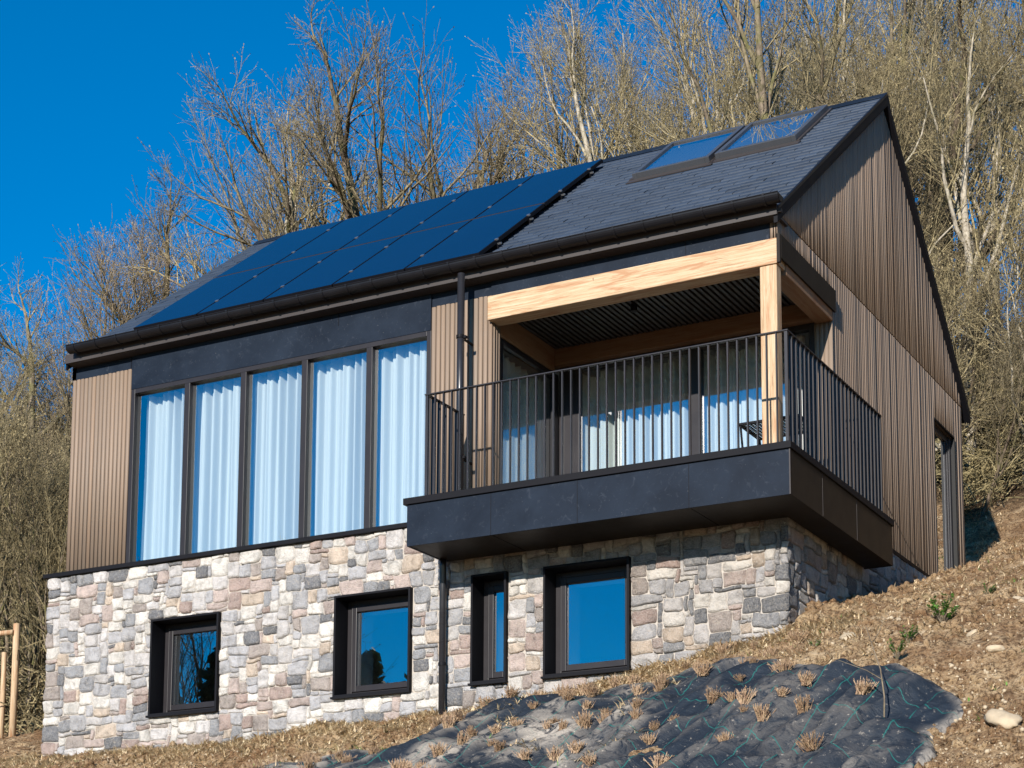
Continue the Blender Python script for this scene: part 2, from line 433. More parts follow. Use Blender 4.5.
dust_light = np.clip(-.02 + .5 * np.clip(ridge - .35, 0, 1) + .5 * fbm(TX * 1.3, TY * 1.3, 0, 80, 3), 0, 1) * (1 - .72 * sstep(-1.6, .6, TX))  # real dust plus sunlit highlights on the fold ridges, put into the colour
dust_light = dust_light + .45 * sstep(.16, .0, pd)
dt = np.clip(dust_light.reshape(-1)[used], 0, 1)[:, None].repeat(3, 1)
tm = npmesh('weed_membrane', TV, remap[TF], M['textile'], True, dt.astype(np.float32))
tx = link('weed_membrane', tm)
mod = tx.modifiers.new('thickness', 'SOLIDIFY'); mod.thickness = .004
tag(tx, 'dark crumpled weed membrane with green grid lines pegged over the slope below the house', 'ground fabric')
def tex_z(x, y):
    i = int(np.clip(round((x - txs[0]) / .022), 0, len(txs)-1)); j = int(np.clip(round((y - tys[0]) / .022), 0, len(tys)-1))
    return float(TZ[j, i]), bool(ins[j, i])

# ---------------------------------------------------------------- small stuff on the soil
def rand_on_slope(n, x0, x1, y0, y1, seed):
    r = np.random.RandomState(seed)
    return np.stack([r.uniform(x0, x1, n), r.uniform(y0, y1, n)], -1)
ICO_V = None
def ico(sub=1):
    import bmesh
    bm = bmesh.new(); bmesh.ops.create_icosphere(bm, subdivisions=sub, radius=1)
    v = np.array([p.co[:] for p in bm.verts]); f = np.array([[q.index for q in p.verts] for p in bm.faces]); bm.free()
    return v, f
iv1, if1 = ico(1); iv2, if2 = ico(2); iv3, if3 = ico(3)
def edge_ok(x, y):
    i = int(np.clip(round((x - txs[0]) / .022), 0, len(txs)-1)); j = int(np.clip(round((y - tys[0]) / .022), 0, len(tys)-1))
    return pd[j, i] < .10 + .10 * float(vnoise(x * 3, y * 3, 0, 5))
def clods(name, pts, rmin, rmax, seed, mat, label, cat):
    r = np.random.RandomState(seed); VV = []; FF = []; TT = []; n = 0
    for (x, y) in pts:
        if -8.7 < x < -.02 and .0 < y < 6.3: continue
        s = rmin + (rmax - rmin) * r.rand() ** 3
        if -.02 < y and -.25 - s < x < .0 + s * 1.2 and y < 6.4: continue
        if -8.8 < x < 0 and -s * 1.2 < y < .1: continue
        z, i_ = tex_z(x, y) if (-5.1 < x < 2.8 and -5.3 < y < -.3) else (0, False)
        if i_ and not (edge_ok(x, y)): continue
        if float(fbm(x * 1.3, y * 1.3, 0, 120, 3)) < -.18 and r.rand() < .8: continue
        sc = s * r.uniform(.6, 1.3, 3)
        v = iv1 * (1 + .35 * (r.rand(len(iv1), 1) - .5)) * sc
        a = r.rand() * 6.3; c_, s_ = math.cos(a), math.sin(a)
        v = np.stack([v[:, 0]*c_ - v[:, 1]*s_, v[:, 0]*s_ + v[:, 1]*c_, v[:, 2]], -1)
        v += np.array([x, y, gz(x, y) + s * .15])
        VV.append(v); FF.append(if1 + n); n += len(v)
    me = npmesh(name, np.concatenate(VV), np.concatenate(FF), mat, False)
    return tag(link(name, me), label, cat, kind='stuff')
P = np.concatenate([rand_on_slope(12000, -10.5, 4.2, -3.5, 0.2, 1), rand_on_slope(11000, .0, 3.6, -4.0, 9, 2), rand_on_slope(2500, -1.5, 3, 6.4, 13, 3)])
PC = np.concatenate([rand_on_slope(9000, -10, 3.8, -4.2, 0, 6), rand_on_slope(7000, 0, 3.8, -4, 9, 7)])
clods('stone_chips', PC, .005, .020, 15, M['rock'], 'pale stone chips and straw bits strewn over the bare soil', 'stone chips')
clods('soil_clods', P, .006, .052, 5, M['ground'], 'crumbled dry soil clods spread over the slope around the house', 'soil')
def blades(name, pts, hmin, hmax, seed, mat, label, cat, lay=.6, wid=.004, each=5):
    r = np.random.RandomState(seed); VV = []; FF = []; n = 0
    for (x, y) in pts:
        if -8.7 < x < -.02 and -.02 < y < 6.3: continue
        z, i_ = tex_z(x, y) if (-5.1 < x < 2.8 and -5.3 < y < -.3) else (0, False)
        if i_:
            if x > -.2 - .5 * r.rand() or float(fbm(x * 2.2, y * 2.2, 0, 130, 3)) < .12: continue
            z = tex_z(x, y)[0] + .01
        else: z = gz(x, y)
        for k in range(each):
            h = r.uniform(hmin, hmax); a = r.rand() * 6.28; l = (.35 + .65 * r.rand() ** .4) * lay
            d = np.array([math.cos(a) * l, math.sin(a) * l, math.sqrt(max(.02, 1 - l * l))])
            sd = np.array([-math.sin(a + r.rand()), math.cos(a), 0]) * wid * r.uniform(.7, 1.6)
            b = np.array([x, y, z - .01]) + np.append(r.normal(0, .02, 2), 0)
            m_ = b + d * h * .55; t = b + d * h + np.array([d[0], d[1], -.5]) * h * .25
            VV += [b - sd, b + sd, m_ + sd * .8, m_ - sd * .8, t]; FF += [[n, n+1, n+2], [n, n+2, n+3], [n+3, n+2, n+4]]; n += 5
    me = npmesh(name, np.array(VV), np.array(FF), mat, False)
    return tag(link(name, me), label, cat, kind='stuff')
r_ = np.random.RandomState(8)
# a straw band along the foot of the wall and patches over the soil
pw = np.stack([r_.uniform(-9.6, .8, 5200), -np.abs(r_.normal(0, .34, 5200)) - .02], -1)
pp = rand_on_slope(20000, -10, 4.2, -4, 12, 12)
pp = pp[fbm(pp[:, 0] * 1.1, pp[:, 1] * 1.1, 0, 90, 3) > -.25]
blades('dry_straw', np.concatenate([pw, pp]), .03, .11, 3, M['straw'], 'dry straw and dead grass lying on the soil along the wall foot', 'dead grass', .985, .006, 5)
pg = rand_on_slope(5000, -9, 4.2, -4, 12, 14)
pg = pg[fbm(pg[:, 0] * 1.6, pg[:, 1] * 1.6, 0, 95, 3) > .5]
blades('green_grass', pg, .03, .08, 4, M['green'], 'thin patches of fresh green grass on the bare soil', 'grass', .7, .004, 4)

# individual rocks
ROCKS = [(2.66,-2.99,.12,'long pale rock on the brown soil at the right edge of the slope'),
         (.93,-1.07,.085,'pale flat rock on the slope right of the stone corner'),
         (2.05,-1.45,.06,'round whitish rock on the bare slope beside the green weeds'),
         (2.35,-1.95,.055,'small pale rock on the bare slope below the round whitish one'),
         (2.25,-.75,.07,'buff rock high on the slope near the right edge')]
for k, (x, y, s, lab) in enumerate(ROCKS):
    r = np.random.RandomState(40 + k)
    v = iv3 * (1 + .22 * fbm(iv3[:, 0] * 1.6 + k, iv3[:, 1] * 1.6, iv3[:, 2] * 1.6, k, 3)[:, None]) * np.array([s * 1.35, s * .8, s * .5])
    v = v * (1 + .10 * fbm(v[:, 0] / s * 5, v[:, 1] / s * 5, v[:, 2] / s * 5, k + 9, 2)[:, None])
    me = npmesh('rock', v, if3, M['rock'], False)
    o = link('rock', me); o.location = (x, y, gz(x, y) + s * .12); o.rotation_euler = (r.uniform(-.3, .3), r.uniform(-.4, .2), r.rand() * 3)
    tag(o, lab, 'rock', 'pale rocks on the slope')

# dried heather tufts planted through the membrane: four shapes, each copied
def tuft_mesh(seed):
    r = np.random.RandomState(seed); mb = MB()
    for k in range(70):
        a = r.rand() * 6.28; l = r.rand() ** .7 * .95; h = r.uniform(.06, .15)
        d = Vector((math.cos(a) * l, math.sin(a) * l, 1)).normalized()
        b = Vector((r.normal(0, .018), r.normal(0, .018), -.02)); t = b + d * h
        mb.tube([b, b + d * h * .5, t + Vector((0, 0, .01))], [.0035, .004, .002], 3, False)
        for q in range(7):
            p = b + d * h * r.uniform(.3, 1.0); dd = (d + Vector(r.normal(0, .7, 3))).normalized() * r.uniform(.012, .028)
            sd = dd.cross(Vector(r.normal(0, 1, 3))).normalized() * .0035
            mb.add([tuple(p - sd), tuple(p + sd), tuple(p + dd)], [(0, 1, 2)])
    return mb.mesh('dry_tuft', M['tuft'], recalc=False)
TUFTS = [tuft_mesh(s) for s in range(5)]
r = np.random.RandomState(77); tp = []; tries = 0
while len(tp) < 170 and tries < 6000:
    tries += 1
    x, y = r.uniform(-4.8, 2.1), r.uniform(-4.6, -.45)
    z, i_ = tex_z(x, y)
    if not i_: continue
    if x > .8 and y > -2.3: continue
    if x > 1.6 : continue
    if any(math.hypot(x - a, y - b) < .15 for a, b in tp): continue
    tp.append((x, y))
for _ in range(300):
    x, y = r.uniform(-3.2, .4), -r.uniform(.35, .9)
    if len(tp) < 190 and all(math.hypot(x - a, y - b) > .22 for a, b in tp): tp.append((x, y))
for k, (x, y) in enumerate(tp):
    o = link('dry_tuft', TUFTS[k % 5]); z, i_ = tex_z(x, y)
    o.location = (x, y, (z if i_ else gz(x, y)) - .005); o.rotation_euler = (r.uniform(-.2, .2), r.uniform(-.2, .2), r.rand() * 6.28); s = r.uniform(.5, 1.05)
    o.scale = (s, s, s * r.uniform(.7, 1.15))
    tag(o, 'small dried brown heather tuft planted in the slope below the house', 'dry plant', 'dried heather tufts on the slope')

# green weeds on the bare soil
def weed(x, y, s, lab, seed):
    r = np.random.RandomState(seed); st = MB(); lf = MB()
    for k in range(12):
        a = r.rand() * 6.28; h = s * r.uniform(.5, 1.1)
        tip = Vector((math.cos(a) * s * .55, math.sin(a) * s * .55, h))
        st.tube([(0, 0, -.02), tip * .5 + Vector((0, 0, h * .12)), tip], [.006, .004, .002], 4, False)
        for q in range(26):
            p = tip * r.uniform(.35, 1.05); d = Vector(r.normal(0, 1, 3)); d.z = abs(d.z) * .5; d = d.normalized() * s * r.uniform(.1, .2)
            sd = d.cross(Vector((0, 0, 1))).normalized() * d.length * .32
            lf.add([tuple(p), tuple(p + d * .5 + sd), tuple(p + d), tuple(p + d * .5 - sd)], [(0, 1, 2, 3)])
    o = root('leafy_weed', (x, y, gz(x, y)), lab, 'weed', 'green weeds on the bare slope')
    link('stem', st.mesh('stem', M['bark'], recalc=False), o); link('leaves', lf.mesh('leaves', M['green'], recalc=False), o)
weed(1.72, -1.10, .22, 'largest green leafy weed on the slope below the gable door', 1)
weed(1.60, -1.62, .13, 'green weed below the largest leafy weed on the bare slope', 2)
weed(1.62, -2.00, .12, 'low spreading green weed just above the membrane corner', 3)
weed(1.95, -.55, .10, 'small dull green weed nearest the right edge of the slope', 4)
weed(.72, -1.30, .08, 'tiny green weed close to the stone corner', 5)
# leafless sapling at the membrane edge
o = root('bare_sapling', (1.80, -2.92, gz(1.80, -2.92)), 'thin leafless forked sapling at the right end of the membrane', 'sapling')
mb = MB(); mb.tube([(0, 0, -.03), (.01, 0, .3), (-.02, .02, .5), (-.13, .05, .82)], [.007, .006, .005, .003], 6); link('stem', mb.mesh('stem', M['bark'], True), o)
mb = MB(); mb.tube([(-.0, .01, .42), (-.12, .02, .50), (-.34, .05, .60)], [.004, .003, .002], 5); mb.tube([(-.08, .04, .70), (-.03, .05, .78), (-.01, .06, .84)], [.004, .003, .002], 5)
link('side_twig', mb.mesh('side_twig', M['bark'], True), o)
# peeled round stakes with a cross rail, left of the house
def stake(x, y, h, r0, lab, rail=None):
    z = gz(x, y); o = root('timber_stake', (x, y, z), lab, 'stake', 'tree stakes left of the house')
    mb = MB(); mb.tube([(0, 0, -.2), (.005, 0, h * .5), (0, 0, h - .01), (0, 0, h)], [r0, r0 * .97, r0 * .94, r0 * .8], 14)
    link('post', mb.mesh('post', M['stake'], True), o)
    if rail:
        mb = MB(); mb.tube([(0, -r0 - .02, h - .12), (rail, -r0 - .02, h - .10)], .032, 12); link('rail', mb.mesh('rail', M['stake'], True), o)
stake(-10.92, 1.81, 1.44, .045, 'pale round timber stake with a cross rail standing left of the stone wall', -1.0)
stake(-11.05, 1.75, 1.10, .034, 'shorter timber stake at the left edge of the photo under the cross rail')

# ---------------------------------------------------------------- the house
H = root('house', (-4.3, 3.2, -2.0), 'modern gabled house with fieldstone lower floor and brown slatted cladding above on the hillside', 'house', world_children=True)
def hp(name, mb, mat, parent=None, **k): return mb.build(name, M[mat] if isinstance(mat, str) else mat, parent or H, **k)

def cells_with_holes(u0, u1, v0, v1, holes):
    us = sorted(set([u0, u1] + [h[0] for h in holes] + [h[1] for h in holes]))
    vs = sorted(set([v0, v1] + [h[2] for h in holes] + [h[3] for h in holes]))
    for a, b in zip(us, us[1:]):
        run = None
        for c, d in zip(vs, vs[1:]):
            if any(h[0] <= a and b <= h[1] and h[2] <= c and d <= h[3] for h in holes):
                if run: yield run; run = None
                continue
            run = (a, b, run[2], d) if run else (a, b, c, d)
        if run: yield run

WINS = [(-7.19, -6.285, -1.665, -.620), (-4.83, -3.922, -1.655, -.612), (-3.232, -2.838, -1.650, -.574), (-2.435, -1.530, -1.650, -.582)]

# --- fieldstone facing
PAL = [((.62,.585,.535),22), ((.50,.475,.46),17), ((.37,.365,.375),17), ((.245,.25,.265),12), ((.12,.125,.138),8), ((.42,.335,.300),10), ((.32,.235,.205),6), ((.52,.42,.33),5), ((.30,.255,.23),6)]
def pack(us, vs, skip, rs, big=1.0):
    nu, nv = len(us) - 1, len(vs) - 1
    occ = np.zeros((nu, nv), bool); out = []
    for i in range(nu):
        for j in range(nv):
            if skip((us[i] + us[i+1]) / 2, (vs[j] + vs[j+1]) / 2): occ[i, j] = True
    order = [(i, j) for j in range(nv - 1, -1, -1) for i in range(nu)]
    for (i, j) in order:
        if occ[i, j]: continue
        c = rs.rand()
        if c < .20 * big: w, h = rs.randint(4, 7), rs.randint(3, 5)
        elif c < .68: w, h = rs.randint(3, 7), rs.randint(2, 4)
        elif c < .80: w, h = rs.randint(3, 7), 1
        else: w, h = rs.randint(2, 4), rs.randint(1, 4)
        ww = 0
        while ww < w and i + ww < nu and not occ[i + ww, j]: ww += 1
        hh = 1
        while hh < h and j - hh >= 0 and not occ[i:i+ww, j-hh].any(): hh += 1
        occ[i:i+ww, j-hh+1:j+1] = True
        out.append((us[i], us[i+ww], vs[j-hh+1], vs[j+1]))
    return out
def stones(rects, plane, rs, seed, warm=lambda u, v: 0.0):
    VV = []; FF = []; TT = []; n = 0; K = 8
    t = np.linspace(0, 1, K); 
    gi = np.arange(K * K).reshape(K, K)
    f0 = np.stack([gi[:-1, :-1], gi[1:, :-1], gi[1:, 1:], gi[:-1, 1:]], -1).reshape(-1, 4)
    cols = np.array([c for c, w in PAL]); ws = np.array([w for c, w in PAL], float); ws /= ws.sum()
    for (a, b, c, d) in rects:
        g = rs.uniform(-.001, .0028)
        e = [a + g, b - g, c + g, d - g]
        # non-uniform parameter: denser close to the edges
        tt = .5 - .5 * np.cos(PI * t)
        A, B = np.meshgrid(tt, tt, indexing='ij')
        # rounded corners
        sx, sy = 2 * A - 1, 2 * B - 1
        W_, H_ = e[1] - e[0], e[3] - e[2]
        k = rs.uniform(.02, .12)
        sx2 = sx * (1 - k * np.abs(sy) ** 4); sy2 = sy * (1 - k * np.abs(sx) ** 4)
        U = (e[0] + e[1]) / 2 + sx2 * W_ / 2; V = (e[2] + e[3]) / 2 + sy2 * H_ / 2
        sh = rs.normal(0, .05)
        dU = .017 * fbm(U * 6.5, V * 6.5, 0, seed, 2) + .005 * fbm(U * 35, V * 35, 0, seed + 5, 2)
        dV = .017 * fbm(U * 6.5, V * 6.5, 3.3, seed + 9, 2) + .005 * fbm(U * 35, V * 35, 7, seed + 15, 2)
        ed = np.minimum(np.minimum(A, 1 - A) * W_, np.minimum(B, 1 - B) * H_)
        h0 = rs.uniform(.012, .030)
        Hh = -.016 + (h0 + .016) * sstep(-.004, .0065, ed) + .010 * fbm(U * 14, V * 14, rs.rand() * 9, seed + 20, 3) * sstep(0, .02, ed) + sh * (sx * .06 * W_ + sy * .03 * H_)
        VV.append(np.stack([plane(U + dU, V + dV, Hh)[q] for q in range(3)], -1).reshape(-1, 3)); FF.append(f0 + n); n += K * K
        col = cols[rs.choice(len(PAL), p=ws)] * rs.uniform(.85, 1.15)
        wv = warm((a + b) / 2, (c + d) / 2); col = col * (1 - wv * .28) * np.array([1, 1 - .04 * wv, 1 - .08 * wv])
        TT.append(np.tile(np.clip(col, 0, 1), (K * K, 1)))
    return np.concatenate(VV), np.concatenate(FF), np.concatenate(TT).astype(np.float32)
def snap(arr, vals):
    arr = list(arr)
    for v in vals:
        i = min(range(len(arr)), key=lambda q: abs(arr[q] - v)); arr[i] = v
    return sorted(arr)
rs = np.random.RandomState(21)
us = snap(np.arange(-8.70, .021, .047), [w[0] - .005 for w in WINS] + [w[1] + .005 for w in WINS] + [0.02])
vs = snap(np.arange(-2.30, .001, .046), [-.62, -1.66, -.58])
def skipf(u, v):
    if v < float(np.interp(u, FX, FZ)) - .18: return True
    return any(w[0] - .006 < u < w[1] + .006 and w[2] - .004 < v < w[3] + .004 for w in WINS)
rects = pack(us, vs, skipf, rs)
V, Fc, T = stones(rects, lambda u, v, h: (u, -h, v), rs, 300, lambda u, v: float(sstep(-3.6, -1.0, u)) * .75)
mw = MB()
for (a, b, c, d) in cells_with_holes(-8.69, -.012, -2.4, -.002, [(w[0], w[1], w[2], w[3]) for w in WINS]): mw.box(a, b, .0, .30, c, d)
sw = hp('stone_wall', mw, 'mortar')
so = link('facing_stones', npmesh('facing_stones', V, Fc[:, ::-1], M['stone'], True, T), sw)
# side wall
us2 = list(np.arange(.0, 6.21, .056)); vs2 = list(np.arange(-2.20, .001, .050)); vs2[-1] = -.002
rects = pack(us2, vs2, lambda u, v: v < float(np.interp(u, SY, SZ)) - 1.44 - .2 or v > -.03 and False, rs)
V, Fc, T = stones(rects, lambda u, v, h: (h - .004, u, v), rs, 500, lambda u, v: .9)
mw = MB(); mw.box(-.30, -.012, .30, 6.2, -2.4, -.002); mw.box(-.012, -.004, .012, 6.2, -2.4, -.002)
sw2 = hp('stone_wall', mw, 'mortar')
link('facing_stones', npmesh('facing_stones', V, Fc, M['stone'], True, T), sw2)
mw = MB(); mw.box(-8.69, -8.45, .301, 6.2, -2.4, -.002)
hp('stone_wall', mw, 'mortar')

# --- lower rooms seen through the small windows
mb = MB(); mb.box(-8.44, -.31, 2.9, 3.0, -2.3, -.16); mb.box(-8.44, -.31, .31, 2.89, -2.12, -2.06); mb.box(-8.44, -.31, .31, 2.89, -.20, -.16)
for xw in (-5.6, -3.55, -2.62): mb.box(xw - .05, xw + .05, .31, 2.89, -2.05, -.21)
hp('inner_wall', mb, 'plaster')
# --- floor slab and upper rooms
mb = MB(); mb.box(-8.44, -.31, .20, 6.1, -.15, -.004); hp('floor_slab', mb, 'floor')
mb = MB(); mb.box(-8.39, -3.76, 4.6, 4.7, 0, 2.4); mb.box(-8.39, -.31, 1.78 + 2.4, 4.3, 0, 2.4); mb.box(-3.75, -3.70, 3.2, 4.59, 0, 2.38)
mb.box(-8.39, -3.18, .30, 6.1, 2.385, 2.42); mb.box(-3.18, -.31, 1.75, 6.1, 2.26, 2.29)
hp('inner_wall', mb, 'plaster')

# --- upper shell
TH = math.radians(38.3); CT, ST = math.cos(TH), math.sin(TH)
RY, RZ = 3.46, 5.25
def rtop(Y): return RZ - .7898 * (RY - Y) if Y < RY else RZ - .872 * (Y - RY)
def gtop(Y): return rtop(Y) - .15
mb = MB()
mb.box(-8.57, -7.76, .19, .30, .0, 2.50); mb.box(-7.76, -3.84, .26, .34, 2.10, 2.50); mb.box(-3.84, -3.16, .19, .30, .0, 2.31); mb.box(-3.84, -.25, .31, .40, 2.31, 2.50)
mb.box(-3.84, -3.80, .31, .42, 0, 2.31)
hp('upper_wall', mb, 'clad_back')
mb = MB()
DO = (5.10, 5.93, .02, 2.04)
mb.box(-.27, -.095, 1.60, DO[0], .0, 2.50); mb.box(-.27, -.095, DO[0], DO[1], DO[3], 2.50); mb.box(-.27, -.095, DO[1], 6.34, -.35, 2.50); mb.box(-.27, -.095, .31, 1.60, 2.22, 2.50)
mb.prism([(.31, 2.50), (6.34, 2.50), (6.34, gtop(6.34)), (RY, gtop(RY)), (.31, gtop(.31))], 'x', -.27, -.095)
mb.box(-.27, -.095, DO[0], DO[1], -.3, DO[2])
mb.box(-.27, -.095, 4.6, DO[0], -.3, -.004)
hp('gable_wall', mb, 'clad_back')
mb = MB()
mb.box(-8.57, -8.40, .301, 6.34, 0, 2.49)
mb.prism([(.301, 2.49), (6.34, 2.49), (6.34, gtop(6.34)), (RY, gtop(RY)), (.301, gtop(.301))], 'x', -8.57, -8.40)
hp('gable_wall', mb, 'clad')
mb = MB(); mb.box(-8.40, -.27, 6.20, 6.34, -.6, 2.6); hp('rear_wall', mb, 'clad')

# --- vertical slats: each panel of slats is one mesh, every slat with its own tint
def slats(name, segs, parent=None):
    VV = []; FF = []; TT = []; n = 0
    for (v, t) in segs:
        VV += v; FF += [(0+n,3+n,2+n,1+n),(4+n,5+n,6+n,7+n),(0+n,1+n,5+n,4+n),(1+n,2+n,6+n,5+n),(2+n,3+n,7+n,6+n),(3+n,0+n,4+n,7+n)]; n += 8; TT += [t] * 8
    o = link(name, npmesh(name, VV, FF, M['clad'], False, np.array(TT, np.float32)), parent or H)
    return o
rs = np.random.RandomState(5)
def tintr(a=.10): q = 1 + rs.normal(0, a); w = rs.normal(0, .02); return (q * (1 + w), q, q * (1 - w))
def front_slats(x0, x1, y, z0, z1, pitch=.0605, wd=.040, dep=.034):
    out = []; n = max(1, round((x1 - x0) / pitch)); p = (x1 - x0 - wd) / max(1, n)
    for i in range(n + 1):
        a = x0 + i * p; b = a + wd; e = z1 + rs.uniform(-.003, .003)
        out.append(([(a,y,z0),(b,y,z0),(b,y+dep,z0),(a,y+dep,z0),(a,y,e),(b,y,e),(b,y+dep,e),(a,y+dep,e)], tintr(.05)))
    return out
slats('slat_cladding', front_slats(-8.60, -7.76, .152, .055, 2.325))
slats('slat_cladding', front_slats(-3.835, -3.135, .152, .055, 2.325))
slats('slat_cladding', front_slats(-8.612, -8.572, .150, 2.33, 2.52))
slats('slat_cladding', front_slats(-.165, -.075, .150, 2.30, 2.50, .05, .038, .15))
slats('slat_cladding', front_slats(-.262, -.075, 1.585, .0, 2.22, .062, .045, .014))
# loggia side return
out = []
for a in (.192, .240, .288): out.append(([(-3.155,a,.05),(-3.13,a,.05),(-3.13,a+.036,.05),(-3.155,a+.036,.05),(-3.155,a,2.30),(-3.13,a,2.30),(-3.13,a+.036,2.30),(-3.155,a+.036,2.30)], tintr()))
slats('slat_cladding', out)
# gable slats, split at the horizontal joint
lo, up = [], []
y = .155; x0, x1 = -.0945, -.083
while y < 6.32:
    w = rs.choice([.034, .040, .046, .052]); y2 = min(y + w, 6.335); dx = rs.uniform(-.003, .002)
    X1 = x1 + dx
    def seg(ya, yb, z0, za, zb): return [(x0,ya,z0),(X1,ya,z0),(X1,yb,z0),(x0,yb,z0),(x0,ya,za),(X1,ya,za),(X1,yb,zb),(x0,yb,zb)]
    c = (y + y2) / 2; spans = []
    if c < 1.60: spans.append((2.32, 2.535))
    elif DO[0] - .01 < c < DO[1] + .01: spans.append((DO[3] + .01, 2.535))
    else: spans.append((.03 if c < 4.75 else -.35, 2.535))
    for a, b in spans: lo.append((seg(y, y2, a, b, b), tintr(.06)))
    ta, tb = gtop(y), gtop(y2)
    if min(ta, tb) > 2.56: up.append((seg(y, y2, 2.552, ta, tb), tintr(.06)))
    y = y2 + rs.choice([.007, .009, .009, .012])
slats('slat_cladding', lo); slats('slat_cladding', up)

# --- dark boards between eave and windows
mb = MB()
mb.box(-8.57, -7.745, .165, .188, 2.33, 2.469); mb.box(-7.745, -3.845, .150, .188, 2.085, 2.469); mb.box(-3.84, -3.14, .165, .188, 2.33, 2.469); mb.box(-3.138, -.17, .150, .188, 2.295, 2.469)
hp('fascia_board', mb, 'navy')
for x in (-7.76, -4.98, -1.02):
    mb = MB(); mb.box(x, x + .004, .146, .151, 2.33, 2.468); hp('board_joint', mb, 'black')
# --- eave board and gutter
mb = MB(); mb.box(-8.58, -.042, .021, .30, 2.470, 2.500); hp('eave_board', mb, 'eave')
GYc, GZc, GR = -.078, 2.612, .070
prof = [(GYc + GR * math.cos(a), GZc + GR * math.sin(a)) for a in np.linspace(PI, 2 * PI, 13)]
inner = [(GYc + (GR - .006) * math.cos(a), GZc + (GR - .006) * math.sin(a)) for a in np.linspace(2 * PI, PI, 13)]
mb = MB(); mb.prism(prof + inner, 'x', -8.455, .030)
lip = [(GYc - GR + .007 * math.cos(a), GZc + .004 + .007 * math.sin(a)) for a in np.linspace(0, 2 * PI, 9)[:-1]]
mb.prism(lip, 'x', -8.453, .028)
for xe in (-8.454, .026): mb.prism(prof, 'x', xe, xe + .004)
gut = hp('gutter', mb, 'gutter')
x = -8.36
while x < .01:
    mb = MB()
    o_ = [(GYc + (GR + .008) * math.cos(a), GZc + (GR + .008) * math.sin(a)) for a in np.linspace(PI, 2 * PI, 11)]
    i_ = [(GYc + (GR + .001) * math.cos(a), GZc + (GR + .001) * math.sin(a)) for a in np.linspace(2 * PI, PI, 11)]
    mb.prism(o_ + i_, 'x', x, x + .022); mb.box(x, x + .022, GYc - GR - .010, GYc - GR + .004, GZc - .005, GZc + .010)
    hp('gutter_bracket', mb, 'gutter', gut); x += .305
mb = MB(); mb.box(-8.59, -.040, .0, .0205, 2.474, 2.575); hp('fascia_trim', mb, 'eave')

# --- roof
def R(x, s, h): return (x, -.05 + s * CT - h * ST, 2.477 + s * ST + h * CT)
SL = (RY + .05) / CT
RX0, RX1 = -8.60, -.036
mb = MB()
mb.prism([(.022, rtop(.022) - .012), (RY, RZ - .012), (RY, RZ - .125), (.022, rtop(.022) - .05), ], 'x', RX0, RX1)
mb.prism([(RY, RZ - .012), (6.55, rtop(6.55) - .012), (6.55, rtop(6.55) - .13), (RY, RZ - .125)], 'x', RX0, RX1)
roof = hp('roof', mb, 'black')
VV = []; FF = []; TT = []; n = 0; rs = np.random.RandomState(9)
row = 0; s = .095; ex = .142
while s < SL - .02:
    x = RX0 + (-.12 if row % 2 else 0); 
    while x < RX1:
        xa, xb = max(x + .002, RX0), min(x + .238, RX1)
        if xb - xa > .01:
            lf = .014 + rs.normal(0, .0022); l2 = .014 + rs.normal(0, .0022); s0 = s + rs.normal(0, .003); s1 = min(s + ex + .05, SL)
            t0 = -.011; a = [R(xa, s0, lf), R(xb, s0, l2), R(xb, s1, .001), R(xa, s1, .001), R(xa, s0, t0), R(xb, s0, t0)]
            VV += a; FF += [(n, n+1, n+2, n+3), (n+4, n+5, n+1, n)]; n += 6
            q = 1 + rs.normal(0, .13); TT += [(q, q, q)] * 6
        x += .24
    s += ex; row += 1
link('slates', npmesh('slates', VV, FF, M['slate'], False, np.array(TT, np.float32)), roof)
mb = MB(); mb.prism([(RY - .11, RZ - .11 * .79 + .016), (RY, RZ + .03), (RY + .12, RZ - .12 * .872 + .014), (RY, RZ + .012)], 'x', RX0, RX1); hp('ridge_cap', mb, 'slate', roof)
# verge boards on both gables
for xa, xb in ((-.078, -.040), (-8.598, -8.575)):
    mb = MB()
    mb.prism([(.02, rtop(.02) - .012), (RY, RZ - .012), (RY, RZ - .13), (.02, rtop(.02) - .13)], 'x', xa, xb)
    mb.prism([(RY, RZ - .012), (6.56, rtop(6.56) - .012), (6.56, rtop(6.56) - .13), (RY, RZ - .13)], 'x', xa, xb)
    hp('verge_board', mb, 'black', roof)
mb = MB()
for xa, xb in ((RX1 - .02, RX1 + .003),):
    v = [(xa, .03, rtop(.03) - .011), (xb, .03, rtop(.03) - .011), (xb, RY, RZ - .011), (xa, RY, RZ - .011), (xa, .03, rtop(.03) + .026), (xb, .03, rtop(.03) + .026), (xb, RY, RZ + .026), (xa, RY, RZ + .026)]
    mb.add(v, [(0,3,2,1),(4,5,6,7),(0,1,5,4),(1,2,6,5),(2,3,7,6),(3,0,4,7)])
hp('verge_trim', mb, 'gutter', roof)
mb = MB(); mb.box(-.06, -.005, .02, .06, 2.50, 2.53); hp('eave_end_trim', mb, 'eave', roof)

def rbox(mb, x0, x1, s0, s1, h0, h1):
    v = [R(x0,s0,h0),R(x1,s0,h0),R(x1,s1,h0),R(x0,s1,h0),R(x0,s0,h1),R(x1,s0,h1),R(x1,s1,h1),R(x0,s1,h1)]
    mb.add(v, [(0,3,2,1),(4,5,6,7),(0,1,5,4),(1,2,6,5),(2,3,7,6),(3,0,4,7)])
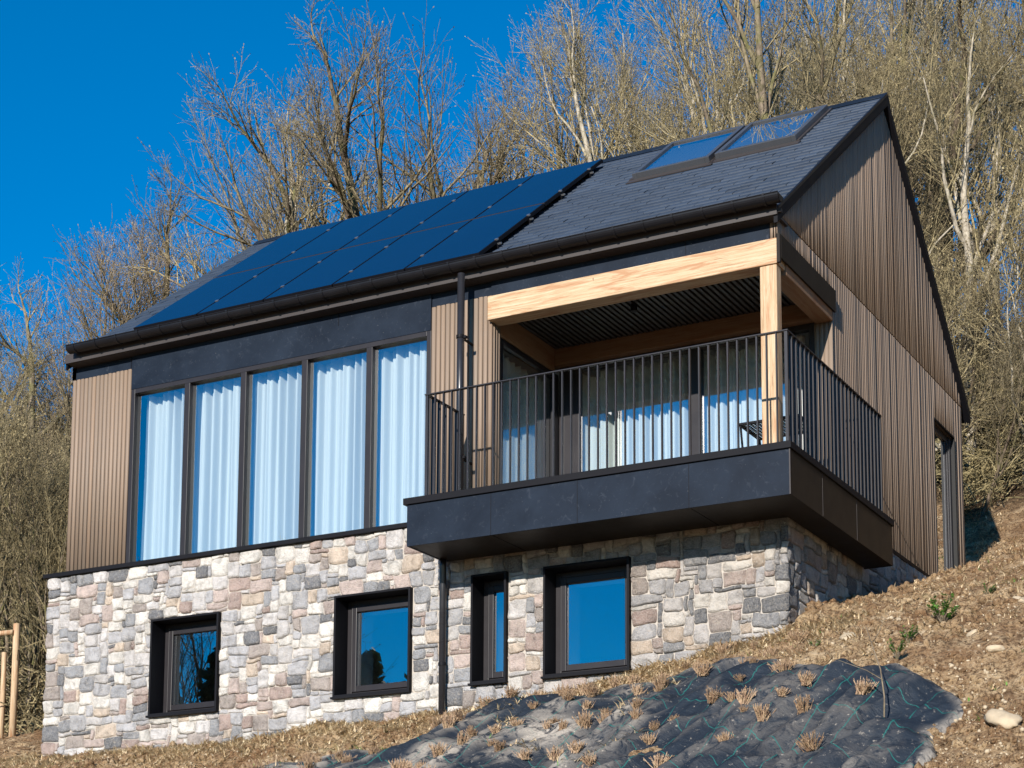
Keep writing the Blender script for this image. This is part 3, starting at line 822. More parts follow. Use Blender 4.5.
# --- solar panels, five by two
px0, pw = -7.87, .9025
for rr, (sa, sb) in enumerate(((.50, 2.27), (2.30, 4.10))):
    for c in range(5):
        xa, xb = px0 + c * pw + .008, px0 + (c + 1) * pw - .008
        mb = MB(); rbox(mb, xa, xb, sa, sb, .060, .098)
        p = hp('solar_panel', mb, 'black')
        mb = MB(); rbox(mb, xa + .010, xb - .010, sa + .010, sb - .010, .0985, .1005); hp('cell_sheet', mb, 'solar', p)
        for sc in (sa + .45, sb - .45):
            mb = MB()
            if c < 4: rbox(mb, xb - .012, xb + .028, sc - .016, sc + .016, .095, .108)
            else: rbox(mb, xb - .012, xb + .020, sc - .016, sc + .016, .092, .108); rbox(mb, xb + .004, xb + .045, sc - .012, sc + .012, .045, .062)
            hp('clamp', mb, 'steel', p)
mb = MB()
for sc in (.95, 1.82, 2.75, 3.65): rbox(mb, px0 + .02, px0 + 5 * pw - .0, sc - .02, sc + .02, .012, .055)
hp('mounting_rail', mb, 'black')
mb = MB(); rbox(mb, px0 + .01, px0 + 5 * pw - .01, 2.2795, 2.2885, .085, .102); hp('row_joint_strip', mb, 'eave')
# --- roof windows
for (xa, xb, sa, sb) in ((-2.53, -1.62, 2.86, 4.21), (-1.575, -.655, 2.93, 4.27)):
    mb = MB(); w = .052
    for b in ((xa, xa + w, sa, sb), (xb - w, xb, sa, sb), (xa + w, xb - w, sa, sa + .065), (xa + w, xb - w, sb - .08, sb)): rbox(mb, *b, .0, .085)
    sk = hp('roof_window', mb, 'skyframe', bevel=.004)
    mb = MB(); rbox(mb, xa + w - .02, xb - w + .02, sa + .05, sb - .07, .060, .066); hp('glass', mb, 'skyglass', sk)
    mb = MB(); rbox(mb, xa - .05, xb + .05, sa - .12, sa - .002, .012, .022); rbox(mb, xa - .05, xa - .002, sa - .0, sb + .05, .010, .03); rbox(mb, xb + .002, xb + .03, sa, sb + .05, .010, .03)
    hp('flashing', mb, 'eave', sk)
    mb = MB(); nb = 9; L_ = (sb - sa - .2) / nb
    for q in range(nb):
        s0 = sa + .1 + q * L_; v = [R(xa + w, s0, .018), R(xb - w, s0, .018), R(xb - w, s0 + L_ * .5, .040), R(xa + w, s0 + L_ * .5, .040), R(xb - w, s0 + L_, .018), R(xa + w, s0 + L_, .018)]
        mb.add(v, [(0, 1, 2, 3), (3, 2, 4, 5)])
    hp('pleated_blind', mb, 'plaster', sk)

# --- small windows in the stone wall
def ring(mb, x0, x1, z0, z1, w, y0, y1):
    mb.box(x0, x0 + w, y0, y1, z0, z1); mb.box(x1 - w, x1, y0, y1, z0, z1); mb.box(x0 + w, x1 - w, y0, y1, z0, z0 + w); mb.box(x0 + w, x1 - w, y0, y1, z1 - w, z1)
for (x0, x1, z0, z1) in WINS:
    mb = MB(); ring(mb, x0 + .001, x1 - .001, z0 + .001, z1 - .001, .022, -.055, .24); mb.box(x0 - .012, x1 + .012, -.075, -.02, z0 - .018, z0 + .004)
    wn = hp('window_surround', mb, 'black', bevel=.002)
    a, b, c, d = x0 + .023, x1 - .023, z0 + .023, z1 - .023
    mb = MB(); ring(mb, a, b, c, d, .055, .165, .236); hp('outer_frame', mb, 'frame', wn, bevel=.004)
    mb = MB(); ring(mb, a + .056, b - .056, c + .056, d - .056, .062, .150, .215); mb.box(a + .058, a + .07, .149, .163, c + .03, d - .03); hp('sash', mb, 'frame', wn, bevel=.006)
    mb = MB(); mb.box(a + .115, b - .115, .182, .188, c + .115, d - .115); hp('glass', mb, 'glass', wn)
    mb = MB(); ring(mb, x0 - .0, x1 + .0, z0, z1, .10, .302, .52); hp('inner_reveal', mb, 'plaster', wn)
    mb = MB()
    for q in (.18, .82): mb.tube([(a + (b - a) * q, .146, c + .03), (a + (b - a) * q, .164, c + .03)], .008, 8)
    hp('drain_cap', mb, 'black', wn)

# --- the five-light window wall
mb = MB(); gx0, gx1, gz0, gz1 = -7.742, -3.842, .052, 2.082
ring(mb, gx0, gx1, gz0, gz1, .052, .150, .250)
ww = hp('window_wall', mb, 'frame', bevel=.003)
mul = [-6.955, -6.195, -5.398, -4.585]
for x in mul:
    mb = MB(); mb.box(x - .036, x + .036, .146, .25, gz0 + .053, gz1 - .053); hp('mullion', mb, 'frame', ww, bevel=.003)
ed = [gx0 + .052] + [v for m_ in mul for v in (m_ - .036, m_ + .036)] + [gx1 - .052]
for i in range(0, 10, 2):
    mb = MB(); mb.box(ed[i] - .004, ed[i+1] + .004, .205, .211, gz0 + .048, gz1 - .048); hp('glass', mb, 'glass', ww)
mb = MB(); mb.box(-8.74, -3.53, -.055, .151, .0, .046); mb.box(-8.74, -8.60, .151, .35, .0, .046); hp('drip_ledge', mb, 'black', bevel=.003)
mb = MB(); mb.box(-.11, .022, 2.12, 6.34, -.012, .028); hp('drip_ledge', mb, 'black')

# --- timber frame of the loggia
mb = MB(); mb.box(-3.150, -.080, .090, .300, 2.045, 2.292); hp('oak_beam', mb, 'oakx', bevel=.008)
mb = MB(); mb.box(-.255, -.090, .105, .225, -.02, 2.043); hp('oak_post', mb, 'oakz', bevel=.008)
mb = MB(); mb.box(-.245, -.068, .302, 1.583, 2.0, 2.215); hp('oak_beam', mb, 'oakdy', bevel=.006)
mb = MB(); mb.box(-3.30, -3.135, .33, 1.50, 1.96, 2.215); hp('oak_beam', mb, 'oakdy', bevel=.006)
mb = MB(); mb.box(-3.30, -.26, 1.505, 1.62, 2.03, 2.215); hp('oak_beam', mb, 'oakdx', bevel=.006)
mb = MB(); mb.box(-.066, -.046, .12, 1.62, 2.10, 2.325); mb.box(-.079, -.048, .086, .118, 2.05, 2.325); hp('beam_trim', mb, 'soffit')
mb = MB(); mb.box(-3.3, -.28, .301, 1.70, 2.245, 2.258)
x = -3.12
while x < -.27: mb.box(x, x + .034, .302, 1.503, 2.205, 2.246); x += .062
hp('loggia_ceiling', mb, 'ceil')
mb = MB(); mb.tube([(-1.85, .75, 2.2), (-1.85, .75, 2.13)], .035, 12); hp('ceiling_spotlight', mb, 'black')
# loggia glazing
mb = MB(); ring(mb, -3.135 - .0, -.265, .0, 2.03, .06, 1.60, 1.69); mb.box(-1.64, -1.50, 1.595, 1.69, .06, 1.97); mb.box(-3.075, -2.90, 1.595, 1.69, .06, 1.97)
mb.box(-.56, -.50, 1.60, 1.69, .06, 1.97)
lg = hp('loggia_glazing', mb, 'frame', bevel=.004)
for a, b in ((-2.90, -1.64), (-1.50, -.56)):
    mb = MB(); mb.box(a, b, 1.64, 1.646, .06, 1.97); hp('glass', mb, 'glass', lg)
mb = MB()
mb.box(-3.20, -3.140, .33, .40, 0, 1.95); mb.box(-3.20, -3.140, 1.50, 1.598, 0, 1.95); mb.box(-3.20, -3.140, .40, 1.50, 0, .06); mb.box(-3.20, -3.140, .40, 1.50, 1.89, 1.95)
lg2 = hp('loggia_glazing', mb, 'frame', bevel=.004)
mb = MB(); mb.box(-3.168, -3.162, .40, 1.50, .06, 1.89); hp('glass', mb, 'glass', lg2)
mb = MB(); mb.box(-3.1, -.26, 1.70, 1.76, 2.0, 2.3); hp('loggia_lintel', mb, 'clad_back')

# --- gable door / tall window
mb = MB()
mb.box(-.24, -.135, DO[0], DO[0] + .05, DO[2], DO[3]); mb.box(-.24, -.115, DO[1] - .09, DO[1], DO[2], DO[3] - .0); mb.box(-.24, -.135, DO[0] + .05, DO[1] - .09, DO[3] - .07, DO[3]); mb.box(-.24, -.135, DO[0] + .05, DO[1] - .09, DO[2], DO[2] + .07)
mb.box(-.175, -.128, DO[1] - .135, DO[1] - .10, DO[2] + .02, DO[3] - .05); mb.box(-.175, -.142, DO[1] - .185, DO[1] - .15, DO[2] + .02, DO[3] - .05)
gd = hp('gable_door', mb, M['rail'], bevel=.003)
mb = MB(); mb.box(-.160, -.154, DO[0] + .05, DO[1] - .19, DO[2] + .07, DO[3] - .07); hp('glass', mb, m_glass('reflective_glass', .55), gd)
mb = MB(); mb.box(-.24, -.070, DO[0] - .0, DO[1], DO[3] + .001, DO[3] + .02); mb.box(-.24, -.074, DO[0] - .012, DO[0] - .001, DO[2], DO[3]); hp('head_flashing', mb, 'black', gd)
mb = MB(); mb.box(-.119, -.070, DO[1] - .02, DO[1] + .012, -.3, DO[3]); hp('door_reveal', mb, 'clad', gd)

# --- balcony
bX0, bX1, bY0, bY1, bZ0, bZ1 = -3.535, .325, -.735, 2.11, -.412, -.010
mb = MB()
mb.box(bX0, bX1 - .002, bY0, bY0 + .02, bZ0, bZ1); mb.box(bX0, bX0 + .02, bY0 + .02, -.045, bZ0, bZ1)
bal = hp('balcony', mb, 'navy')
mb = MB(); mb.box(bX1 - .022, bX1, bY0 + .004, bY1, bZ0 + .001, bZ1); mb.box(.03, bX1 - .022, bY1 - .02, bY1, bZ0 + .001, bZ1); hp('side_fascia', mb, 'soffit', bal)
mb = MB(); mb.box(bX0 + .021, bX1 - .023, bY0 + .021, -.045, bZ0 + .004, bZ0 + .03); mb.box(.04, bX1 - .023, -.045, bY1 - .021, bZ0 + .004, bZ0 + .03); hp('soffit', mb, 'soffit', bal)
mb = MB(); mb.box(bX0 + .021, bX1 - .023, bY0 + .021, .0, -.10, -.03); mb.box(.0, bX1 - .023, .0, bY1 - .021, -.10, -.03); mb.box(-3.12, -.01, .0, 1.59, -.06, -.003); hp('deck', mb, 'floor', bal)
mb = MB(); mb.box(bX0 - .035, bX1 + .018, bY0 - .022, bY0 + .10, -.009, .055); mb.box(bX1 - .10, bX1 + .018, bY0 + .10, bY1 + .02, -.009, .055); mb.box(bX0 - .035, bX0 + .09, bY0 + .10, -.06, -.009, .055); mb.box(.0, bX1 - .10, bY1 - .08, bY1 + .02, -.009, .055)
hp('coping', mb, 'black', bal, bevel=.004)
mb = MB(); mb.box(bX1 - .006, bX1 + .004, bY0 - .004, bY0 + .006, bZ0, bZ1)
hp('corner_trim', mb, 'eave', bal)
for yy in (.08, 1.02):
    mb = MB(); mb.box(bX1 - .002, bX1 + .002, yy, yy + .006, bZ0 + .004, bZ1); hp('board_joint', mb, 'eave', bal)
for x in (-2.62, -1.72, -.62):
    mb = MB(); mb.box(x, x + .004, bY0 - .0025, bY0 + .001, bZ0, bZ1)
    if x != -1.72: mb.box(x, x + .005, bY0 + .001, -.06, bZ0 + .001, bZ0 + .005)
    hp('board_joint', mb, 'black', bal)
# railing of flat bars
ry, rx = bY0 + .035, bX1 - .03
rX0 = -3.345
mb = MB(); mb.box(rX0 - .02, rx + .02, ry - .02, ry + .02, 1.052, 1.064); mb.box(rx - .02, rx + .02, ry + .02, 1.89, 1.052, 1.064); mb.box(rX0 - .02, rX0 + .02, ry + .02, -.03, 1.052, 1.064); mb.box(-.07, rx - .02, 1.85, 1.89, 1.052, 1.064)
rl = hp('balcony_railing', mb, 'rail', bevel=.002)
n = 41
for i in range(n):
    x = rX0 + (rx - rX0) * i / (n - 1); w = .006 if i not in (0, n - 1) else .014
    mb = MB(); mb.box(x - w, x + w, ry - .012, ry + .012, .056, 1.051); hp('baluster', mb, 'rail', rl)
n = 25
for i in range(1, n):
    y = ry + (1.87 - ry) * i / (n - 1); w = .006 if i != n - 1 else .014
    mb = MB(); mb.box(rx - .015, rx + .015, y - w, y + w, .056, 1.051); hp('baluster', mb, 'rail', rl)
for i in range(1, 7):
    y = ry + (-.05 - ry) * i / 6.0
    mb = MB(); mb.box(rX0 - .018, rX0 + .018, y - .006, y + .006, .056, 1.051); hp('baluster', mb, 'rail', rl)
# cable anchored across the cladding behind the balcony
# --- downpipes
mb = MB(); mb.tube([(-3.345, -.065, 2.53), (-3.345, .075, 2.40), (-3.345, .075, .0)], .036, 16)
dp = None
mb = MB(); mb.tube([(-3.35, -.085, 2.50), (-3.35, -.09, .03)], .037, 18); dp = hp('downpipe', mb, 'pipe', smooth=True)
for z in (.6, 1.83):
    mb = MB(); mb.tube([(-3.35, -.09, z), (-3.35, -.09, z + .03)], .043, 18); mb.box(-3.31, -3.285, -.10, -.06, z - .005, z + .02); mb.box(-3.36, -3.34, -.055, .15, z + .003, z + .02); hp('pipe_clip', mb, 'black', dp)
mb = MB(); mb.tube([(-3.60, -.30, -.44), (-3.60, -.24, -.50), (-3.535, -.085, -.68), (-3.535, -.085, -.80)], .033, 16); mb.tube([(-3.535, -.085, -.76), (-3.535, -.085, -2.15)], .036, 18)
mb = MB(); mb.tube([(-3.50, -.13, -.40), (-3.50, -.13, -.47), (-3.525, -.085, -.66), (-3.525, -.085, -2.15)], .034, 18); dp = hp('downpipe', mb, 'pipe', smooth=True)
for z in (-1.45,):
    mb = MB(); mb.tube([(-3.525, -.085, z), (-3.525, -.085, z + .03)], .040, 18); mb.box(-3.535, -3.515, -.05, -.0, z + .003, z + .02); hp('pipe_clip', mb, 'black', dp)

# ---------------------------------------------------------------- curtains (hang inside, things of their own)
def curtain(pts_fn, n, z0, z1, seed, label, depth=.055, freq=7.0):
    r = np.random.RandomState(seed); t = np.linspace(0, 1, n); zs = np.linspace(z0, z1, 9)
    L = np.hypot(*(np.array(pts_fn(1.0)) - np.array(pts_fn(0.0)))) if True else 1
    ph = 2 * PI * freq * L * t + 3.6 * vnoise(t * L * 2.6, t * 0, 0, seed)
    VV = []
    for k, z in enumerate(zs):
        q = k / 8.0
        off = depth * (np.sin(ph + .5 * vnoise(t * L * 2 + 4, t * 0 + q * 1.5, 0, seed + 1)) * (.75 + .5 * vnoise(t * L * 4, t * 0 + q, 0, seed + 2)) + .35 * np.sin(2.3 * ph + 1))
        for i in range(n):
            x, y = pts_fn(t[i]); nx, ny = pts_fn.nrm
            lift = .018 * math.sin(ph[i] * .5 + 1) if k == 8 else 0
            VV.append((x + nx * off[i], y + ny * off[i], z + lift))
    ix = np.arange(9 * n).reshape(9, n)
    F_ = np.stack([ix[:-1, :-1], ix[:-1, 1:], ix[1:, 1:], ix[1:, :-1]], -1).reshape(-1, 4)
    o = link('curtain', npmesh('curtain', VV, F_, M['curtain'], True))
    return tag(o, label, 'curtain', 'white curtains behind the glass')
class Ln:
    def __init__(s, a, b): s.a, s.b = a, b; d = (b[0]-a[0], b[1]-a[1]); l = math.hypot(*d); s.nrm = (-d[1]/l, d[0]/l)
    def __call__(s, t): return (s.a[0] + (s.b[0]-s.a[0]) * t, s.a[1] + (s.b[1]-s.a[1]) * t)
curtain(Ln((-7.72, .36), (-5.74, .36)), 420, .03, 2.05, 1, 'white curtain filling the left half of the wide five-light window')
curtain(Ln((-5.73, .365), (-3.87, .36)), 400, .03, 2.05, 2, 'white curtain filling the right half of the wide five-light window')
curtain(Ln((-3.00, 1.80), (-1.60, 1.80)), 260, .02, 1.98, 3, 'white curtain behind the left pane at the back of the balcony')
curtain(Ln((-1.585, 1.80), (-.45, 1.80)), 220, .02, 1.98, 4, 'white curtain behind the right pane at the back of the balcony')
curtain(Ln((-3.33, .46), (-3.33, 1.55)), 220, .02, 1.90, 5, 'curtain behind the narrow side pane at the left end of the balcony')
curtain(Ln((-3.06, .42), (-2.91, .42)), 60, -1.60, -.93, 6, 'short pale curtain in the narrow lower window')

# ---------------------------------------------------------------- patio table with lattice top on the balcony
o = root('patio_table', (-.40, .85, -.003), 'dark metal patio table with perforated lattice top behind the oak post', 'table', world_children=True)
tx0, tx1, ty0, ty1, tz = -.70, -.08, .62, 1.15, .745
mb = MB(); ring_ = .022
mb.box(tx0, tx1, ty0, ty0 + ring_, tz, tz + .02); mb.box(tx0, tx1, ty1 - ring_, ty1, tz, tz + .02); mb.box(tx0, tx0 + ring_, ty0 + ring_, ty1 - ring_, tz, tz + .02); mb.box(tx1 - ring_, tx1, ty0 + ring_, ty1 - ring_, tz, tz + .02)
x = tx0 + ring_ + .012
while x < tx1 - ring_ - .01: mb.box(x, x + .012, ty0 + ring_, ty1 - ring_, tz + .006, tz + .012); x += .036
y = ty0 + ring_ + .012
while y < ty1 - ring_ - .01: mb.box(tx0 + ring_, tx1 - ring_, y, y + .012, tz + .0125, tz + .018); y += .036
mb.build('lattice_top', M['black'], o)
for (a, b) in ((tx0 + .02, ty0 + .02), (tx1 - .02, ty0 + .02), (tx0 + .02, ty1 - .02), (tx1 - .02, ty1 - .02)):
    mb = MB(); mb.tube([(a, b, tz), (a + (.06 if a < -.4 else -.06), b, 0)], .011, 8); mb.build('leg', M['black'], o)

# ---------------------------------------------------------------- bare trees
def tree_data(seed, H=9.0, trunk_r=.16, nl=9, spread=.5, fork=.28, dens=1.0, twig_r=.0042, lean=0.0, stems=1):
    """returns (trunk verts/faces, crown verts/faces): trunk = stem and limbs, crown = fine branches, twigs, buds"""
    r = np.random.RandomState(seed)
    segs = {0: [], 1: []}                         # (points, radii, sides)
    def path(p, d, L, n, wig, up):
        pts = [p.copy()]; d = d / np.linalg.norm(d)
        for i in range(n):
            d = d + r.normal(0, wig, 3) + np.array([0, 0, up]); d /= np.linalg.norm(d)
            p = p + d * (L / n); pts.append(p.copy())
        return pts, d
    def perp(d, ang, az):
        a = np.cross(d, [0, 0, 1.0]); 
        if np.linalg.norm(a) < .1: a = np.cross(d, [1.0, 0, 0])
        a /= np.linalg.norm(a); b = np.cross(d, a)
        return d * math.cos(ang) + (a * math.cos(az) + b * math.sin(az)) * math.sin(ang)
    buds = []
    def grow(p, d, L, R, lev):
        n = (10, 7, 5, 3, 2)[lev]
        pts, dend = path(p, d, L, n, (.06, .13, .15, .12, .12)[lev], (.03, .09, .08, .06, .04)[lev])
        tip = (.30, .28, .35, .5, .6)[lev] * R
        rad = [R + (tip - R) * (i / n) for i in range(n + 1)]
        if lev == 0: rad[0] *= 1.35
        segs[0 if lev <= 1 else 1].append((pts, rad, (9, 6, 4, 3, 3)[lev]))
        if lev == 4:
            buds.append((pts[-1], dend)); 
            if r.rand() < .45: buds.append((pts[1], dend))
            return
        nch = (nl, 8, 7, 3)[lev]; nch = max(2, int(round(nch * (dens if lev > 1 else 1) * r.uniform(.8, 1.2))))
        s0 = (fork, .22, .18, .12)[lev]
        for k in range(nch):
            t = s0 + (1 - s0) * ((k + r.uniform(.1, .9)) / nch); t = min(t, .99)
            i = int(t * n); f_ = t * n - i; q = pts[i] * (1 - f_) + pts[i+1] * f_
            dd = pts[i+1] - pts[i]; dd = dd / np.linalg.norm(dd)
            ang = (r.uniform(.35, .85) * (spread / .5), r.uniform(.35, .85), r.uniform(.4, .9), r.uniform(.4, 1.0))[lev]
            nd = perp(dd, ang, r.rand() * 2 * PI)
            if lev == 0: Lc = L * (1 - t * .62) * r.uniform(.55, .85)
            else: Lc = L * (.30 + .34 * (1 - t)) * r.uniform(.75, 1.25)
            Rc = max(twig_r * (3.0, 2.2, 1.3, 1.0)[lev], (rad[i]) * (.60, .52, .52, .55)[lev])
            if lev == 3: Rc = twig_r * .7; Lc = max(.08, min(Lc, .26))
            grow(q, nd, Lc, Rc, lev + 1)
        # the leader goes on
        if lev < 4:
            grow(pts[-1], dend, L * (.30, .32, .36, .5)[lev], max(tip, twig_r), lev + 1)
    for s_ in range(stems):
        a = r.rand() * 6.28; q = 0 if stems == 1 else r.uniform(.08, .28)
        d0 = np.array([math.cos(a) * q + lean, math.sin(a) * q, 1.0])
        p0 = np.array([0, 0, -.3]) if stems == 1 else np.array([math.cos(a) * .2, math.sin(a) * .2, -.3])
        grow(p0, d0, H * .80 * (1 if s_ == 0 else r.uniform(.7, .95)), trunk_r * (1 if stems == 1 else .75), 0)
    res = []
    for key in (0, 1):
        byk = {}
        for pts, rad, sd in segs[key]: byk.setdefault((len(pts), sd), []).append((pts, rad))
        VV = []; FF = []; n = 0
        for (np_, sd), lst in byk.items():
            Pn = np.array([a for a, b in lst]); Rn = np.array([b for a, b in lst])
            D = np.gradient(Pn, axis=1); D /= np.linalg.norm(D, axis=2, keepdims=True) + 1e-9
            ref = np.tile(np.array([.31, .17, .93]), (len(lst), np_, 1)); A = np.cross(D, ref); A /= np.linalg.norm(A, axis=2, keepdims=True) + 1e-9
            B = np.cross(D, A); th = np.arange(sd) * 2 * PI / sd
            ringv = Pn[:, :, None] + Rn[:, :, None, None] * (A[:, :, None] * np.cos(th)[None, None, :, None] + B[:, :, None] * np.sin(th)[None, None, :, None])
            VV.append(ringv.reshape(-1, 3))
            base = (np.arange(len(lst)) * np_ * sd)[:, None, None]; i = np.arange(np_ - 1)[None, :, None] * sd; k = np.arange(sd)[None, None, :]
            k2 = (k + 1) % sd
            q = np.stack([base + i + k, base + i + k2, base + i + sd + k2, base + i + sd + k], -1).reshape(-1, 4)
            FF.append(q + n); n += len(lst) * np_ * sd
        if key == 1 and buds:
            Bp = np.array([a for a, b in buds]); Bd = np.array([b for a, b in buds]); m = len(Bp)
            rr = np.random.RandomState(seed + 5)
            sz = rr.uniform(.010, .024, (m, 1)); sd_ = np.cross(Bd, rr.normal(0, 1, (m, 3))); sd_ /= np.linalg.norm(sd_, axis=1, keepdims=True) + 1e-9
            v = np.stack([Bp, Bp + Bd * sz + sd_ * sz * .6, Bp + Bd * sz * 2.2, Bp + Bd * sz - sd_ * sz * .6], 1).reshape(-1, 3)
            VV.append(v); FF.append(np.arange(m * 4).reshape(m, 4) + n)
        res.append((np.concatenate(VV), np.concatenate(FF)))
    return res
PROTO = {}
def proto(key, **k):
    (tv, tf), (cv, cf) = tree_data(**k)
    PROTO[key] = (npmesh('trunk', tv, tf, None, True), npmesh('crown', cv, cf, None, False))
proto('oak1', seed=1, H=9.2, trunk_r=.22, nl=9, spread=.58, fork=.22)
proto('oak2', seed=2, H=9.2, trunk_r=.21, nl=8, spread=.56, fork=.20)
proto('oak3', seed=3, H=8.6, trunk_r=.19, nl=8, spread=.60, fork=.20)
proto('ash1', seed=4, H=10.5, trunk_r=.17, nl=8, spread=.36, fork=.22)
proto('ash2', seed=5, H=10.5, trunk_r=.16, nl=8, spread=.33, fork=.30)
proto('multi1', seed=6, H=8.5, trunk_r=.11, nl=7, spread=.36, fork=.15, stems=3, dens=.8)
proto('multi2', seed=7, H=7.0, trunk_r=.09, nl=7, spread=.40, fork=.12, stems=4, dens=.7)
proto('sap', seed=9, H=5.5, trunk_r=.05, nl=9, spread=.45, fork=.12, dens=.85)
MATSETS = dict(tan=('bark', 'twig'), red=('bark', 'twig_red'), olive=('bark', 'twig_olive'), pale=('palebark', 'twig'), dark=('darkbark', 'twig_dark'))
CACHE = {}
def tree(key, x, y, s, rot, mats='tan', label='', group=None, tilt=0.0, name='bare_tree'):
    ck = (key, mats)
    if ck not in CACHE:
        a, b = PROTO[key]; a = a.copy(); b = b.copy(); a.name = 'trunk'; b.name = 'crown'
        a.materials.clear(); b.materials.clear(); a.materials.append(M[MATSETS[mats][0]]); b.materials.append(M[MATSETS[mats][1]]); CACHE[ck] = (a, b)
    o = root(name, (x, y, float(ground_z(x, y))), label, 'tree', group)
    o.rotation_euler = (tilt, tilt * .5, rot); o.scale = (s, s, s)
    link('trunk', CACHE[ck][0], o); link('crown', CACHE[ck][1], o)
    return o
CAMX, CAMY, CAMZ = 5.7332, -15.2232, -4.8794
YAW, PITCH, ROLL, FPX, PX, PY = .47849, .13675, .00087, 1855.8, 570.75, 767.36
def col_dir(px):     # ground-plan direction in which a column of the photograph looks
    t = (px - PX) / FPX
    a = YAW - math.atan(t); return (-math.sin(a), math.cos(a))
def spot(px, d):
    c = col_dir(px); return CAMX + c[0] * d, CAMY + c[1] * d
HERO = [
 (165, 41, 'oak3', 1.06, .5, 'dark', 'bare tree rising alone to the left of the roof with a rounded open crown'),
 (238, 46, 'oak2', .86, 2.2, 'red', 'smaller bare tree in the gap right of the lone rounded one'),
 (55, 42, 'multi1', 1.18, 1.0, 'red', 'reddish many-stemmed bare tree left of the lone rounded one'),
 (4, 40, 'oak1', .84, 4.1, 'tan', 'bare tree cut by the left edge of the photo above the stakes'),
 (392, 36, 'oak1', 1.12, 5.2, 'dark', 'largest bare oak with a wide crown behind the left part of the solar panels'),
 (322, 38, 'oak2', .95, 1.2, 'tan', 'bushy bare tree on the left flank of the largest oak'),
 (262, 41, 'ash2', 1.03, 2.0, 'pale', 'slender pale-stemmed tree reaching up at the left of the largest oak'),
 (480, 37, 'oak2', 1.05, 5.0, 'dark', 'bare tree between the largest oak and the end of the solar panels'),
 (545, 38, 'ash1', 1.10, .3, 'tan', 'upright bare tree over the right end of the solar panels'),
 (610, 36, 'ash2', 1.12, 4.0, 'pale', 'pale upright tree left of the roof windows'),
 (690, 37, 'multi1', 1.25, 2.5, 'olive', 'dense olive-brown tree right behind the roof windows'),
 (650, 41, 'ash1', 1.20, 1.5, 'dark', 'dark upright tree with ivy tones left of the dense olive one'),
 (760, 36, 'ash1', 1.14, 5.2, 'tan', 'tall upright tree above the right roof window'),
 (815, 34, 'oak2', 1.12, 3.7, 'pale', 'pale bare tree just left of the gable peak'),
 (900, 33, 'ash2', 1.18, 2.9, 'pale', 'pale tall tree right behind the gable peak'),
 (950, 32, 'oak2', 1.12, 1.9, 'dark', 'broad bare tree right of the gable with a dark bent limb'),
 (1010, 32, 'ash1', 1.15, .9, 'pale', 'pale tall tree at the right edge of the photo'),
 (32, 30.5, 'oak3', .66, 3.3, 'dark', 'mossy old tree just left of the house with low crooked limbs'),
 (872, 28.5, 'ash2', 1.0, 1.1, 'pale', 'slim pale trunk close behind the right roof edge'),
 (985, 29, 'ash1', 1.0, 4.4, 'pale', 'tall pale-barked tree standing over the bare slope at the right'),
 (925, 30, 'ash1', 1.0, 2.7, 'dark', 'dark upright tree between the two pale ones right of the gable'),
]
TOPS = [150, 222, 226, 250, -55, 95, 20, -10, -70, -80, 5, -10, -30, -40, -30, -20, -50, None, -10, -20, 20]
HGT = {k: sorted(v.co.z for v in PROTO[k][1].vertices)[-len(PROTO[k][1].vertices) // 150] for k in PROTO}
for (px, d, key, s, rot, mt, lab), top in zip(HERO, TOPS):
    x, y = spot(px, d)
    if top is not None: s = ((1022 - top) / FPX * d + CAMZ - float(ground_z(x, y))) / HGT[key]
    tree(key, x, y, s, rot, mt, lab, 'bare trees on the hillside')
rt = np.random.RandomState(31); placed = [spot(h[0], h[1]) for h in HERO]; cnt = 0
def scatter(n, x0, x1, y0, y1, mind, keys, mts, s0, s1, label, group, cond=lambda x, y: True, name='bare_tree'):
    k = 0; tries = 0
    while k < n and tries < 9000:
        tries += 1; x, y = rt.uniform(x0, x1), rt.uniform(y0, y1)
        if not cond(x, y) or any(math.hypot(x-a, y-b) < mind for a, b in placed): continue
        placed.append((x, y)); tree(keys[rt.randint(len(keys))], x, y, rt.uniform(s0, s1), rt.rand() * 6.28, mts[rt.randint(len(mts))], label, group, rt.uniform(-.06, .06), name); k += 1
def pxcol(x, y):
    dx, dy = x - CAMX, y - CAMY; a = math.atan2(-dx, dy); return PX + FPX * math.tan(YAW - a)
scatter(13, -20, 3, 12.5, 26, 1.9, ['ash1', 'ash2', 'ash2', 'multi1', 'ash1'], ['tan', 'pale', 'dark', 'tan'], .78, 1.08, 'bare woodland tree on the steep hillside right of the ridge', 'woodland trees on the right hillside', lambda x, y: pxcol(x, y) > 560)
scatter(9, -20, 3, 22, 38, 2.4, ['ash1', 'ash2', 'oak1', 'oak3'], ['tan', 'olive', 'dark'], .95, 1.2, 'bare woodland tree high on the hill above the house', 'woodland trees high on the hill', lambda x, y: pxcol(x, y) > 620)
scatter(12, -46, -12, 12, 30, 1.8, ['multi1', 'oak3', 'multi2', 'oak2'], ['red', 'tan', 'red'], .66, .86, 'lower bare tree of the wood behind the left part of the house', 'lower trees behind the left side', lambda x, y: -60 < pxcol(x, y) < 560)
scatter(26, -42, -15, 14, 34, 1.5, ['multi2', 'multi1', 'sap'], ['red', 'tan', 'olive'], .55, .8, 'low bare scrub tree at the far left of the wood', 'low scrub trees at the far left', lambda x, y: -60 < pxcol(x, y) < 150)
scatter(15, -9, 2.5, 9.6, 15, 1.0, ['sap', 'multi2', 'sap'], ['tan', 'dark', 'pale'], .55, .95, 'young bare tree at the edge of the wood above the bare slope', 'young trees at the wood edge', lambda x, y: pxcol(x, y) > 880 and y > 9.5)
scatter(20, -26, -10.5, 3.0, 14, .8, ['multi2', 'sap', 'multi1'], ['tan', 'olive', 'red'], .45, .75, 'young bare tree in the thicket left of the stone wall', 'young trees left of the house', lambda x, y: -50 < pxcol(x, y) < 62)

